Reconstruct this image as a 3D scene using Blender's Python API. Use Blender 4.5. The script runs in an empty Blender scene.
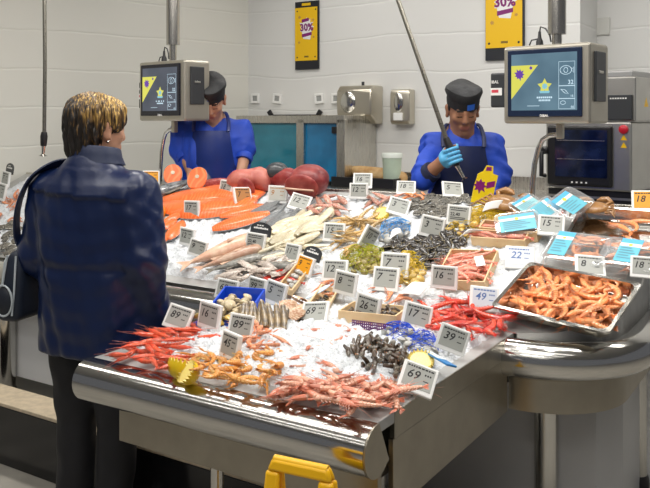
import bpy, math, random
import numpy as np
from mathutils import Vector, Matrix, Euler, noise as mnoise
SC = bpy.context.scene
COL = SC.collection
RND = random.Random(7)
PI = math.pi
# ------------------------------------------------------------------ camera and site
F, CX, HY, H = 800.0, 325.0, 120.0, 1.54
cam_d = bpy.data.cameras.new('camera'); cam = bpy.data.objects.new('camera', cam_d); COL.objects.link(cam)
cam.location = (0, 0, H); cam.rotation_euler = (PI/2, 0, 0)
cam_d.sensor_width = 36; cam_d.lens = 36*F/650; cam_d.shift_y = -(244-HY)/650
cam_d.clip_start = .05
SC.camera = cam
SC.view_settings.view_transform = 'Standard'; SC.view_settings.look = 'None'
SC.view_settings.gamma = 1; SC.view_settings.use_curve_mapping = False

U = Vector((.843, -.537, 0)).normalized(); V = Vector((-U.y, U.x, 0)); P0 = Vector((.639, 2.80, 0)); UP = Vector((0, 0, 1))
TILT = .42; T0 = .06; TB = .96          # the fish deck climbs from its front edge to its back edge
def W(a, t, z=0): return P0 + U*a + V*t + Vector((0, 0, z))
def AT(p):
    r = Vector((p[0], p[1], 0)) - P0
    return r.dot(U), r.dot(V)
def zs(t): return .78 + TILT*max(0, min(t, TB)-T0)
def ray(px, py, d): return Vector(((px-CX)/F*d, d, H-(py-HY)/F*d))
def S(px, py, lift=0, part=None):
    k = (py-HY)/F; dx = (px-CX)/F
    if k > 0 and part != 'i':
        d = (H-.797-lift)/k; p = ray(px, py, d); a, t = AT(p)
        if part == 'f' or (-1.04 <= a <= .012 and t < .04): return p
    A = V.x*dx+V.y; B = -(V.x*P0.x+V.y*P0.y)
    zc = .80-TILT*T0+lift
    d = (H-zc-TILT*B)/(k+TILT*A)
    return ray(px, py, d)
def nrm(p):
    a, t = AT(p)
    if t < .05: return UP.copy()
    return (UP - V*TILT).normalized()
# ------------------------------------------------------------------ materials
def mat(name, col, rough=.5, metal=0, noise=0, nscale=20, col2=None, bump=0, bscale=60, spec=.5, sss=0, coat=0, trans=0, emit=None, estr=0, aniso=None, alpha=1, objvar=0, detail=4):
    m = bpy.data.materials.new(name); m.use_nodes = True
    nt = m.node_tree; b = nt.nodes['Principled BSDF']
    def put(k, v):
        if k in b.inputs: b.inputs[k].default_value = v
    put('Base Color', (*col, 1)); put('Roughness', rough); put('Metallic', metal); put('Specular IOR Level', spec)
    put('Coat Weight', coat); put('Coat Roughness', .1); put('Transmission Weight', trans); put('Alpha', alpha)
    if sss:
        put('Subsurface Weight', sss); put('Subsurface Radius', (.02, .012, .008)); put('Subsurface Scale', .5)
    if emit: put('Emission Color', (*emit, 1)); put('Emission Strength', estr)
    tc = nt.nodes.new('ShaderNodeTexCoord'); src = tc.outputs['Object']
    if noise or col2:
        n = nt.nodes.new('ShaderNodeTexNoise'); n.inputs['Scale'].default_value = nscale; n.inputs['Detail'].default_value = detail
        nt.links.new(src, n.inputs['Vector'])
        cr = nt.nodes.new('ShaderNodeValToRGB'); cr.color_ramp.elements[0].position = .36; cr.color_ramp.elements[1].position = .64
        c2 = col2 or tuple(max(0, c*(1-noise)) for c in col)
        cr.color_ramp.elements[0].color = (*col, 1); cr.color_ramp.elements[1].color = (*c2, 1)
        nt.links.new(n.outputs['Fac'], cr.inputs['Fac']); out = cr.outputs['Color']
        if objvar:
            oi = nt.nodes.new('ShaderNodeObjectInfo'); hs = nt.nodes.new('ShaderNodeHueSaturation')
            mp = nt.nodes.new('ShaderNodeMapRange'); mp.inputs['To Min'].default_value = 1-objvar; mp.inputs['To Max'].default_value = 1+objvar*.6
            nt.links.new(oi.outputs['Random'], mp.inputs['Value']); nt.links.new(mp.outputs['Result'], hs.inputs['Value'])
            nt.links.new(out, hs.inputs['Color']); out = hs.outputs['Color']
        nt.links.new(out, b.inputs['Base Color'])
    if bump:
        n2 = nt.nodes.new('ShaderNodeTexNoise'); n2.inputs['Scale'].default_value = bscale; n2.inputs['Detail'].default_value = 5
        nt.links.new(src, n2.inputs['Vector'])
        bp = nt.nodes.new('ShaderNodeBump'); bp.inputs['Strength'].default_value = bump; bp.inputs['Distance'].default_value = .01
        nt.links.new(n2.outputs['Fac'], bp.inputs['Height']); nt.links.new(bp.outputs['Normal'], b.inputs['Normal'])
    return m
def brushed(name, col, rough=.25, stretch=(2, 60, 60), var=.12, bump=.0):
    m = mat(name, col, rough, 1)
    nt = m.node_tree; b = nt.nodes['Principled BSDF']
    tc = nt.nodes.new('ShaderNodeTexCoord'); mp = nt.nodes.new('ShaderNodeMapping'); mp.inputs['Scale'].default_value = stretch
    n = nt.nodes.new('ShaderNodeTexNoise'); n.inputs['Scale'].default_value = 3; n.inputs['Detail'].default_value = 6
    nt.links.new(tc.outputs['Object'], mp.inputs['Vector']); nt.links.new(mp.outputs['Vector'], n.inputs['Vector'])
    mr = nt.nodes.new('ShaderNodeMapRange'); mr.inputs['To Min'].default_value = max(.02, rough-var); mr.inputs['To Max'].default_value = rough+var
    nt.links.new(n.outputs['Fac'], mr.inputs['Value']); nt.links.new(mr.outputs['Result'], b.inputs['Roughness'])
    return m
def clear(name, tint=(1, 1, 1), gloss=.18, rough=.08):
    m = bpy.data.materials.new(name); m.use_nodes = True; nt = m.node_tree
    for n in list(nt.nodes): nt.nodes.remove(n)
    o = nt.nodes.new('ShaderNodeOutputMaterial'); t = nt.nodes.new('ShaderNodeBsdfTransparent'); g = nt.nodes.new('ShaderNodeBsdfGlossy'); d = nt.nodes.new('ShaderNodeBsdfDiffuse')
    t.inputs['Color'].default_value = (*tint, 1); g.inputs['Roughness'].default_value = rough; d.inputs['Color'].default_value = (.85, .88, .9, 1)
    x = nt.nodes.new('ShaderNodeMixShader'); x.inputs[0].default_value = .45; nt.links.new(g.outputs[0], x.inputs[1]); nt.links.new(d.outputs[0], x.inputs[2])
    y = nt.nodes.new('ShaderNodeMixShader'); fr = nt.nodes.new('ShaderNodeLayerWeight'); fr.inputs['Blend'].default_value = gloss
    ma = nt.nodes.new('ShaderNodeMath'); ma.operation = 'ADD'; ma.inputs[1].default_value = gloss*.5
    nt.links.new(fr.outputs['Facing'], ma.inputs[0]); nt.links.new(ma.outputs[0], y.inputs[0])
    nt.links.new(t.outputs[0], y.inputs[1]); nt.links.new(x.outputs[0], y.inputs[2]); nt.links.new(y.outputs[0], o.inputs['Surface'])
    return m
# ------------------------------------------------------------------ mesh building
class MB:
    def __init__(s): s.v = []; s.f = []; s.mi = []; s.cur = 0
    def add(s, vs, fs, M=None):
        o = len(s.v)
        for p in vs:
            p = Vector(p); s.v.append(tuple(M @ p) if M else tuple(p))
        for f in fs: s.f.append(tuple(i+o for i in f)); s.mi.append(s.cur)
        return s
    def box(s, c, sz, M=None, R=None):
        x, y, z = (k/2 for k in sz); c = Vector(c)
        vs = [Vector((i*x, j*y, k*z)) for k in (-1, 1) for j in (-1, 1) for i in (-1, 1)]
        if R: vs = [R @ p for p in vs]
        return s.add([p+c for p in vs], [(0, 2, 3, 1), (4, 5, 7, 6), (0, 1, 5, 4), (2, 6, 7, 3), (0, 4, 6, 2), (1, 3, 7, 5)], M)
    def hexa(s, b, t, M=None):          # bottom 4 corners ccw, top 4
        return s.add(list(b)+list(t), [(3, 2, 1, 0), (4, 5, 6, 7), (0, 1, 5, 4), (1, 2, 6, 5), (2, 3, 7, 6), (3, 0, 4, 7)], M)
    def prism(s, pts, z0, z1, M=None):
        n = len(pts)
        vs = [(p[0], p[1], z0) for p in pts]+[(p[0], p[1], z1) for p in pts]
        fs = [tuple(range(n-1, -1, -1)), tuple(range(n, 2*n))]+[(i, (i+1) % n, n+(i+1) % n, n+i) for i in range(n)]
        return s.add(vs, fs, M)
    def rings(s, rs, cap=True, close=True, M=None):
        n = len(rs[0]); vs = [p for r in rs for p in r]; fs = []
        for i in range(len(rs)-1):
            for j in range(n if close else n-1):
                k = (j+1) % n
                fs.append((i*n+j, i*n+k, (i+1)*n+k, (i+1)*n+j))
        if cap:
            fs.append(tuple(range(n-1, -1, -1))); b = (len(rs)-1)*n; fs.append(tuple(range(b, b+n)))
        return s.add(vs, fs, M)
    def tube(s, pts, rad, n=8, M=None, cap=True, flat=None):
        pts = [Vector(p) for p in pts]; rs = []; m = len(pts)
        nv = None
        for i, p in enumerate(pts):
            t = (pts[min(i+1, m-1)]-pts[max(i-1, 0)]).normalized()
            if nv is None:
                a = Vector((0, 0, 1)) if abs(t.z) < .9 else Vector((1, 0, 0))
                nv = (a - t*a.dot(t)).normalized()
            else:
                nv = (nv - t*nv.dot(t)).normalized()
            bv = t.cross(nv); r = rad[i] if isinstance(rad, (list, tuple)) else rad
            rs.append([p+nv*(math.cos(2*PI*j/n)*r*(flat or 1))+bv*(math.sin(2*PI*j/n)*r) for j in range(n)])
        return s.rings(rs, cap, True, M)
    def cyl(s, p, q, r, n=20, r2=None, M=None): return s.tube([p, q], [r, r if r2 is None else r2], n, M)
    def lathe(s, prof, n=24, M=None):   # (r,z) list
        return s.rings([[(r*math.cos(2*PI*j/n), r*math.sin(2*PI*j/n), z) for j in range(n)] for r, z in prof], True, True, M)
    def ell(s, c, r, n=14, m=8, M=None, R=None):
        rs = []; c = Vector(c)
        for i in range(m+1):
            th = PI*(i+.02 if i == 0 else (i-.02 if i == m else i))/m
            ring = [Vector((r[0]*math.sin(th)*math.cos(2*PI*j/n), r[1]*math.sin(th)*math.sin(2*PI*j/n), -r[2]*math.cos(th))) for j in range(n)]
            rs.append([(R @ p if R else p)+c for p in ring])
        return s.rings(rs, True, True, M)
    def grid(s, fn, nu, nv, M=None):
        vs = [fn(i/nu, j/nv) for j in range(nv+1) for i in range(nu+1)]
        fs = [(j*(nu+1)+i, j*(nu+1)+i+1, (j+1)*(nu+1)+i+1, (j+1)*(nu+1)+i) for j in range(nv) for i in range(nu)]
        return s.add(vs, fs, M)
    def mesh(s, name, mats, smooth=True):
        me = bpy.data.meshes.new(name); me.from_pydata(s.v, [], s.f)
        if not isinstance(mats, (list, tuple)): mats = [mats]
        for m in mats: me.materials.append(m)
        if len(mats) > 1: me.polygons.foreach_set('material_index', s.mi)
        me.update()
        if smooth:
            me.polygons.foreach_set('use_smooth', [True]*len(me.polygons))
            try: me.set_sharp_from_angle(angle=math.radians(38))
            except Exception: pass
        return me
def link(name, data, parent=None, M=None):
    o = bpy.data.objects.new(name, data); COL.objects.link(o)
    if parent: o.parent = parent
    if M is not None: o.matrix_world = M if not parent else M
    if parent and M is not None: o.matrix_basis = M
    return o
def part(name, mb, m, parent=None, smooth=True, bevel=0, M=None, label=None, seg=2):
    me = mb.mesh(name, m, smooth) if isinstance(mb, MB) else mb
    o = link(name, me, parent, M)
    if bevel:
        b = o.modifiers.new('bevel', 'BEVEL'); b.width = bevel; b.segments = seg; b.limit_method = 'ANGLE'; b.angle_limit = .6; b.harden_normals = False
    if label: o['label'] = label
    return o
def tag(o, label, cat, group=None, kind=None):
    o['label'] = label; o['category'] = cat
    if group: o['group'] = group
    if kind: o['kind'] = kind
    return o
def struct(o, label=None):
    o['kind'] = 'structure'
    if label: o['label'] = label
    return o
def empty(name, M, label, cat, group=None):
    o = bpy.data.objects.new(name, None); COL.objects.link(o); o.empty_display_size = .05
    o.matrix_world = M if isinstance(M, Matrix) else Matrix.Translation(Vector(M))
    return tag(o, label, cat, group)
def dup(src, M, label=None, group=None):
    o = src.copy(); COL.objects.link(o); o.matrix_basis = M
    if label: o['label'] = label
    if group: o['group'] = group
    for ch in src.children:
        c = ch.copy(); COL.objects.link(c); c.parent = o
        for g in ch.children:
            d = g.copy(); COL.objects.link(d); d.parent = c
    return o
def frame(p, x, n, s=1):
    n = Vector(n).normalized(); x = Vector(x); x = (x-n*x.dot(n)).normalized(); y = n.cross(x)
    M = Matrix(((x.x*s, y.x*s, n.x*s, p[0]), (x.y*s, y.y*s, n.y*s, p[1]), (x.z*s, y.z*s, n.z*s, p[2]), (0, 0, 0, 1)))
    return M
def lay(px, py, ang=0, lift=0, s=1, tilt=0, roll=0, part_=None):
    p = S(px, py, lift, part_); th = math.radians(ang)
    q = S(px+4*math.cos(th), py+4*math.sin(th), lift, 'f' if AT(p)[1] < .04 and part_ != 'i' else 'i')
    M = frame(p, q-p, nrm(p), s)
    return M @ Euler((roll, tilt, 0)).to_matrix().to_4x4()
# ------------------------------------------------------------------ lettering
_font_cache = {}
def glyphs(txt, shear=0, bold=0):
    key = (txt, shear, bold)
    if key in _font_cache: return _font_cache[key]
    c = bpy.data.curves.new('lettering', 'FONT'); c.body = txt; c.size = 1; c.shear = shear; c.offset = bold
    c.resolution_u = 2
    o = bpy.data.objects.new('lettering', c); COL.objects.link(o); bpy.context.view_layer.update()
    dg = bpy.context.evaluated_depsgraph_get(); me = bpy.data.meshes.new_from_object(o.evaluated_get(dg))
    vs = [tuple(v.co) for v in me.vertices]; fs = [tuple(p.vertices) for p in me.polygons]
    bpy.data.objects.remove(o); bpy.data.curves.remove(c); bpy.data.meshes.remove(me)
    x0 = min(v[0] for v in vs); x1 = max(v[0] for v in vs); y0 = min(v[1] for v in vs); y1 = max(v[1] for v in vs)
    vs = [(v[0]-x0, v[1]-y0, 0) for v in vs]
    _font_cache[key] = (vs, fs, x1-x0, y1-y0)
    return _font_cache[key]
def write(mb, txt, x, y, h, z, shear=0, bold=0, align='l', wmax=None, M=None):
    vs, fs, w, hh = glyphs(txt, shear, bold)
    s = h/hh; sx = s
    if wmax and w*s > wmax: sx = wmax/w
    x0 = x - (w*sx/2 if align == 'c' else 0)
    mb.add([(v[0]*sx+x0, v[1]*s+y, z) for v in vs], fs, M)
# ------------------------------------------------------------------ blended volumes (people, fish, fruit)
def surf_nets(D, o, h):
    ins = D < 0
    c = np.zeros(tuple(k-1 for k in D.shape), np.int8)
    for i in (0, 1):
        for j in (0, 1):
            for k in (0, 1):
                c += ins[i:D.shape[0]-1+i, j:D.shape[1]-1+j, k:D.shape[2]-1+k]
    act = (c > 0) & (c < 8)
    I, J, K = np.nonzero(act); idx = -np.ones(c.shape, np.int64); idx[I, J, K] = np.arange(len(I))
    acc = np.zeros((len(I), 3)); cnt = np.zeros(len(I))
    cor = [(i, j, k) for i in (0, 1) for j in (0, 1) for k in (0, 1)]
    for a in cor:
        for b in cor:
            if a < b and sum(abs(a[q]-b[q]) for q in range(3)) == 1:
                va = D[I+a[0], J+a[1], K+a[2]]; vb = D[I+b[0], J+b[1], K+b[2]]
                m = (va < 0) != (vb < 0)
                t = np.where(m, va/np.where(m, va-vb, 1), 0)
                for q in range(3): acc[:, q] += np.where(m, a[q]+t*(b[q]-a[q]), 0)
                cnt += m
    P = acc/cnt[:, None]+np.stack([I, J, K], 1)
    P = P*h+np.array(o)
    F_ = []
    for ax in range(3):
        sl0 = [slice(None)]*3; sl1 = [slice(None)]*3; sl0[ax] = slice(0, -1); sl1[ax] = slice(1, None)
        A = ins[tuple(sl0)]; B = ins[tuple(sl1)]
        o1, o2 = (ax+1) % 3, (ax+2) % 3
        X = np.nonzero(A != B); X = list(X)
        ok = (X[o1] > 0) & (X[o2] > 0) & (X[o1] < D.shape[o1]-1) & (X[o2] < D.shape[o2]-1)
        X = [x[ok] for x in X]
        def cell(d1, d2):
            q = list(X); q[o1] = q[o1]-d1; q[o2] = q[o2]-d2
            return idx[tuple(q)]
        quad = np.stack([cell(1, 1), cell(0, 1), cell(0, 0), cell(1, 0)], 1)
        fl = ~A[tuple(X)]
        quad[fl] = quad[fl][:, ::-1]
        F_.append(quad)
    return P, np.concatenate(F_)
def blend(prims, h):
    """prims: ('c',p,q,r1,r2,k) tapered limb, ('e',c,radii,R,k) ellipsoid, ('l',rings,k) stacked ellipses (z,cx,cy,rx,ry), ('-',c,r) carve"""
    bb = []
    for p in prims:
        if p[0] == 'c': a = np.array(p[1]); b = np.array(p[2]); r = max(p[3], p[4]); bb.append((np.minimum(a, b)-r, np.maximum(a, b)+r))
        elif p[0] == 'e': a = np.array(p[1]); r = max(p[2]); bb.append((a-r, a+r))
        elif p[0] == 'l':
            R = np.array(p[1]); r = R[:, 3:].max(); bb.append((np.array([R[:, 1].min()-r, R[:, 2].min()-r, R[:, 0].min()]), np.array([R[:, 1].max()+r, R[:, 2].max()+r, R[:, 0].max()])))
        else: a = np.array(p[1]); bb.append((a-p[2], a+p[2]))
    pos = [b for b, p in zip(bb, prims) if p[0] != '-']
    lo = np.min([b[0] for b in pos], 0)-3*h-.01; hi = np.max([b[1] for b in pos], 0)+3*h+.01
    N = np.ceil((hi-lo)/h).astype(int)+1
    D = np.full(tuple(N), .5, np.float32)
    ax = [lo[i]+np.arange(N[i])*h for i in range(3)]
    for b, p in zip(bb, prims):
        k = p[-1] if p[0] != '-' else .004
        mg = k+3*h
        s = [slice(max(0, int((b[0][i]-mg-lo[i])/h)), min(N[i], int((b[1][i]+mg-lo[i])/h)+2)) for i in range(3)]
        X, Y, Z = np.meshgrid(ax[0][s[0]], ax[1][s[1]], ax[2][s[2]], indexing='ij')
        if p[0] == 'c':
            a = np.array(p[1], float); d = np.array(p[2], float)-a; L = d.dot(d)+1e-12
            t = np.clip(((X-a[0])*d[0]+(Y-a[1])*d[1]+(Z-a[2])*d[2])/L, 0, 1)
            q = np.sqrt((X-a[0]-t*d[0])**2+(Y-a[1]-t*d[1])**2+(Z-a[2]-t*d[2])**2)-(p[3]+t*(p[4]-p[3]))
        elif p[0] == 'e':
            x, y, z = X-p[1][0], Y-p[1][1], Z-p[1][2]
            if p[3] is not None:
                R = np.array(p[3].to_3x3().transposed()) if not isinstance(p[3], np.ndarray) else p[3].T
                x, y, z = (R[i][0]*x+R[i][1]*y+R[i][2]*z for i in range(3))
            r = p[2]; k0 = np.sqrt((x/r[0])**2+(y/r[1])**2+(z/r[2])**2); k1 = np.sqrt((x/r[0]**2)**2+(y/r[1]**2)**2+(z/r[2]**2)**2)
            q = k0*(k0-1)/(k1+1e-9)
        elif p[0] == 'l':
            R = np.array(p[1], float); R = R[R[:, 0].argsort()]
            f = lambda c: np.interp(Z, R[:, 0], R[:, c])
            rx, ry = f(3), f(4)
            q = (np.sqrt(((X-f(1))/rx)**2+((Y-f(2))/ry)**2)-1)*np.minimum(rx, ry)
            q = np.maximum(q, np.maximum(R[0, 0]-Z, Z-R[-1, 0]))
        else:
            q = np.sqrt((X-p[1][0])**2+(Y-p[1][1])**2+(Z-p[1][2])**2)-p[2]
        c = D[s[0], s[1], s[2]]
        if p[0] == '-':
            D[s[0], s[1], s[2]] = np.maximum(c, -q); continue
        hh = np.maximum(k-np.abs(c-q), 0)/k
        D[s[0], s[1], s[2]] = np.minimum(c, q)-hh*hh*k*.25
    return surf_nets(D, lo, h)
def np_mesh(name, P, Q, mats, mi=None):
    me = bpy.data.meshes.new(name); me.from_pydata(P.tolist(), [], Q.tolist())
    if not isinstance(mats, (list, tuple)): mats = [mats]
    for m in mats: me.materials.append(m)
    if mi is not None: me.polygons.foreach_set('material_index', mi)
    me.polygons.foreach_set('use_smooth', [True]*len(me.polygons)); me.update()
    return me
# ================================================================== MATERIALS
STEEL = brushed('brushed_steel', (.60, .58, .53), .28, (60, 60, 2))
STEELH = brushed('brushed_steel_lengthwise', (.62, .60, .56), .26, (3, 3, 60), .1)
CHROME = mat('polished_steel', (.62, .61, .58), .14, 1)
PANELST = mat('satin_steel', (.40, .365, .30), .34, 1, noise=.12, nscale=9)
DECKST = mat('deck_steel', (.50, .50, .49), .5, .55, noise=.15, nscale=14)
WHITE = mat('white_plastic', (.86, .86, .84), .35)
BLACK = mat('black_plastic', (.012, .012, .014), .35)
DARK = mat('charcoal_plastic', (.035, .038, .042), .4)
WOOD = mat('pale_pine_wood', (.78, .52, .26), .6, col2=(.66, .40, .18), nscale=12, bump=.15, bscale=40)
PLYWOOD = mat('thin_poplar_wood', (.80, .60, .36), .6, col2=(.72, .50, .27), nscale=14)
YELLOW = mat('yellow_plastic', (.95, .52, .006), .35)
# ================================================================== ROOM
def wall_mat(name, col):
    m = mat(name, col, .42); nt = m.node_tree; b = nt.nodes['Principled BSDF']
    tc = nt.nodes.new('ShaderNodeTexCoord'); sp = nt.nodes.new('ShaderNodeSeparateXYZ'); nt.links.new(tc.outputs['Object'], sp.inputs[0])
    n = nt.nodes.new('ShaderNodeTexNoise'); n.inputs['Scale'].default_value = 1.1; n.inputs['Detail'].default_value = 3; nt.links.new(tc.outputs['Object'], n.inputs['Vector'])
    a = nt.nodes.new('ShaderNodeMath'); a.operation = 'MULTIPLY_ADD'; a.inputs[1].default_value = .10; nt.links.new(n.outputs['Fac'], a.inputs[0]); nt.links.new(sp.outputs['Z'], a.inputs[2])
    md = nt.nodes.new('ShaderNodeMath'); md.operation = 'PINGPONG'; md.inputs[1].default_value = .14; nt.links.new(a.outputs[0], md.inputs[0])
    mr = nt.nodes.new('ShaderNodeMapRange'); mr.inputs['From Max'].default_value = .012; mr.interpolation_type = 'SMOOTHSTEP'; nt.links.new(md.outputs[0], mr.inputs['Value'])
    bp = nt.nodes.new('ShaderNodeBump'); bp.inputs['Strength'].default_value = .35; bp.inputs['Distance'].default_value = .006
    nt.links.new(mr.outputs['Result'], bp.inputs['Height']); nt.links.new(bp.outputs['Normal'], b.inputs['Normal'])
    return m
WALL = wall_mat('white_wall_panels', (.74, .74, .72)); WALL2 = wall_mat('shade_tinted_wall_panels', (.70, .69, .63))  # second colour carries the dimmer, warmer light on the left wall
FLOORM = mat('grey_floor_tiles', (.36, .34, .30), .35, noise=.2, nscale=6)
CEILM = mat('ceiling_white', (.55, .55, .54), .8)
C0 = Vector((-.67, 7.0, 0))                       # corner of the two walls
def wpt(s, z=0, off=0): return C0 + U*s - V*off + Vector((0, 0, z))    # along the back wall
def slab(name, pts, z0, z1, m):
    mb = MB().prism(pts, z0, z1); return part(name, mb, m, smooth=False)
ZC = 3.1
e0 = wpt(0); e1 = wpt(2.86); e2 = e1+V*.47; e3 = e2+U*2.6
struct(slab('wall_back', [e0, e1, e2+Vector((0, 0, 0)), e0+V*.47], 0, ZC, WALL), 'white panelled back wall behind the workers')
struct(slab('wall_right', [e2, e3, e3+V*.15, e2-U*.5+V*.15], 0, ZC, WALL), 'recessed white wall behind the oven')
LD = Vector((-1.63, -1.4, 0)).normalized()
l1 = C0+LD*6.2; nl = Vector((LD.y, -LD.x, 0))
if nl.x > 0: nl = -nl
struct(slab('wall_left', [C0, C0+V*.47, l1+nl*.3+V*.1, l1], 0, ZC, WALL2), 'white panelled wall on the left, its dimmer warm light painted in')
struct(slab('floor', [(-7, -2.5), (7, -2.5), (7, 9), (-7, 9)], -.1, 0, FLOORM), 'grey floor')
struct(slab('ceiling', [(-7, -2.5), (7, -2.5), (7, 9), (-7, 9)], ZC, ZC+.1, CEILM), 'white ceiling')
# ================================================================== LIGHT
def area(name, loc, sx, sy, power, col=(1, .97, .92), rot=(0, 0, 0)):
    l = bpy.data.lights.new(name, 'AREA'); l.shape = 'RECTANGLE'; l.size = sx; l.size_y = sy; l.energy = power; l.color = col
    o = bpy.data.objects.new(name, l); COL.objects.link(o); o.location = loc; o.rotation_euler = rot
    return o
ROTU = math.atan2(U.y, U.x)
for i, (a, t, p) in enumerate([(-2.2, .2, 30), (-.6, .2, 38), (1.0, .2, 30), (-1.4, -1.6, 20), (.4, -1.6, 20), (-.5, 1.9, 24), (1.2, 1.9, 24), (-2.2, 2.0, 16), (-3.0, -1.2, 16), (.5, -3.0, 16)]):
    area('strip_lamp', W(a, t, ZC-.03), 1.35, .22, p*.46, rot=(0, 0, ROTU))
for a, t in ((-2.6, .45), (-1.9, .45), (-1.2, .45), (-.5, .45), (.2, .45), (-1.0, -.35), (-.3, -.35), (.5, -.1), (.3, .3)):  # unseen spots added over the counter to brighten the display
    l = bpy.data.lights.new('added_display_spot', 'SPOT'); l.energy = 11; l.spot_size = 1.05; l.spot_blend = .7; l.shadow_soft_size = .06; l.color = (1, .96, .90)
    o = bpy.data.objects.new('added_display_spot', l); COL.objects.link(o); o.location = W(a, t-.25, ZC-.12); tg = W(a, t, .85)-o.location; o.rotation_euler = tg.to_track_quat('-Z', 'Y').to_euler()
for t, p in ((-1.15, 7), (-2.1, 7), (-3.1, 8), (-4.2, 9)): area('added_streak_lamp', W(-.6, t, ZC-.03), 5.0, .10, p, rot=(0, 0, ROTU))  # unseen lamp rows added for streaks on the rolled edge and frontal fill
wd = bpy.data.worlds.new('world'); SC.world = wd; wd.use_nodes = True
wd.node_tree.nodes['Background'].inputs[0].default_value = (.9, .92, 1, 1); wd.node_tree.nodes['Background'].inputs[1].default_value = .10
SC.view_settings.exposure = .58
# ================================================================== FRONT DISPLAY TABLE
TR = .067; ZR = .713
Mt = frame(W(0, 0, 0), U, UP)                        # local x = along the front, y = towards the back
ft = empty('display_table', Mt, 'stainless steel ice table jutting out towards the viewer', 'display table')
A0, A1, TF = -1.02, 0.0, -.95
mb = MB().box(((A0+A1)/2-.01, TF/2+.042, .765), (A1-A0+.016, -TF+.064, .0305)); part('table_top', mb, DECKST, ft, False, .003)
# rolled front edge: a bullnose that closes in a flat half-round plate at both ends
prof = [(TF+.008, .7802)]+[(TF+.0+math.cos(th)*TR, ZR+math.sin(th)*TR) for th in [PI/2+i*PI*1.25/26 for i in range(27)]]
prof += [(TF+.06, ZR-TR*.62)]
mb = MB().rings([[(x, y, z) for y, z in prof] for x in (A0-.03, A0-.02, A1-.012, A1-.002)], cap=True)
part('rolled_edge', mb, CHROME, ft)
mb = MB().rings([[(x, y, z) for y, z in prof] for x in (A1-.001, A1+.004)], cap=True); part('end_plate', mb, PANELST, ft, True)
mb = MB().box(((A0+A1)/2+.02, TF+.055, .585), (A1-A0-.08, .02, .135)); part('front_apron', mb, PANELST, ft, False, .002)
mb = MB().box((A1-.008, TF/2+.055, .744), (.016, -TF-.09, .07)); part('side_flange', mb, PANELST, ft, False, .002)
mb = MB().box((A1-.012, TF/2+.055, .612), (.016, -TF-.09, .19)); part('side_panel', mb, PANELST, ft, False, .002)
mb = MB().box((A0+.05, TF/2+.05, .645), (.016, -TF-.1, .26)); part('side_panel', mb, PANELST, ft, False, .002)
mb = MB().box(((A0+A1)/2, TF/2+.03, .59), (A1-A0-.12, -TF-.12, .02)); part('drip_shelf', mb, PANELST, ft, False)
for x, y in ((A0+.36, TF+.17), (A1-.30, TF+.17), (A0+.12, -.08), (A1-.45, -.1)):
    mb = MB().cyl((x, y, .03), (x, y, .6), .021, 16); lg = part('leg', mb, CHROME, ft)
    part('foot', MB().lathe([(.016, .05), (.03, .03), (.034, 0)], 16, Matrix.Translation((x, y, 0))), BLACK, lg)
# ================================================================== ISLAND COUNTER
isl = empty('fish_counter', Mt, 'long stainless fish counter with a rounded corner and sloping top', 'counter')
def corner(R, off=0, a1=.37, tend=1.15, n=18):       # path of the right-hand front corner, inset by off
    pts = [(-.012, .0+off)]
    cx_, cy_, r = a1-R, R+.0, R-off
    pts += [(cx_+r*math.sin(i*PI/2/n), cy_-r*math.cos(i*PI/2/n)) for i in range(n+1)]
    pts += [(a1-off, tend)]
    return pts
RC = .36
path = corner(RC)
part('bumper_rail', MB().tube([(x, y, ZR) for x, y in path], TR, 24), CHROME, isl)
part('bumper_rail', MB().tube([(-3.9, .0, ZR), (A0-.05, .0, ZR)], TR, 24), CHROME, isl)
def band(pth, z0, z1, th=.012):
    mb = MB(); n = len(pth)
    outer = [Vector((x, y, 0)) for x, y in pth]; inn = []
    for i, p in enumerate(outer):
        t = (outer[min(i+1, n-1)]-outer[max(i-1, 0)]).normalized(); inn.append(p+Vector((-t.y, t.x, 0))*th)
    up = Vector((0, 0, 1))
    rs = [[o+up*z0, o+up*z1, q+up*z1, q+up*z0] for o, q in zip(outer, inn)]
    return mb.rings(rs, cap=True)
part('fascia_band', band(corner(RC, .045), .515, .66), PANELST, isl)
part('fascia_band', band([(-3.9, .045), (A0-.02, .045)], .515, .66), PANELST, isl)
GREYP = mat('grey_base_laminate', (.50, .50, .50), .3, noise=.1, nscale=3)
WHITEP = mat('white_base_laminate', (.9, .9, .9), .3)
part('base_panel', band([(-1.0, .30), (.0, .30)]+[(.22+.0, .34), (.28, .5), (.28, 1.1)], .0, .52), GREYP, isl, False)
part('base_panel', band([(-3.9, .16), (-1.0, .16), (-1.0, .30)], .10, .52), WHITEP, isl, False)
# sloping deck: outline in (x,y), top follows the slope
def deck_out():
    pts = [(-3.9, .0)]+[(A0, .0)]+[(x, y) for x, y in corner(RC, -.0)]+[(.37, TB), (-3.9, TB)]
    return pts
def deck_mesh():
    mb = MB(); nx, ny = 90, 26
    def fn(s, q):
        IN = .068; t = IN+q*(TB-IN); a0 = -3.9; R_ = RC-IN
        if t < RC: a1 = .37-RC+math.sqrt(max(0, R_*R_-(RC-t)**2))
        else: a1 = .37-IN
        a = a0+(a1-a0)*s
        return (a, t, zs(t)-.004)
    mb.grid(fn, nx, ny)
    n = len(mb.v)
    # skirt down to the rail
    edge = [mb.v[j*(nx+1)+nx] for j in range(ny+1)]
    mb.rings([[e, (e[0], e[1], .70)] for e in edge], cap=False, close=False)
    back = [mb.v[ny*(nx+1)+i] for i in range(nx+1)]
    mb.rings([[e, (e[0], e[1], .70)] for e in back], cap=False, close=False)
    return mb
part('sloping_deck', deck_mesh(), DECKST, isl)
part('back_rail', MB().box((-1.765, TB+.012, zs(TB)-.03), (4.27, .02, .08)), STEEL, isl, False, .003)
part('back_panel', MB().box((-1.5, TB-.05, .45), (3.7, .02, .9)), WHITEP, isl, False)
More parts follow.
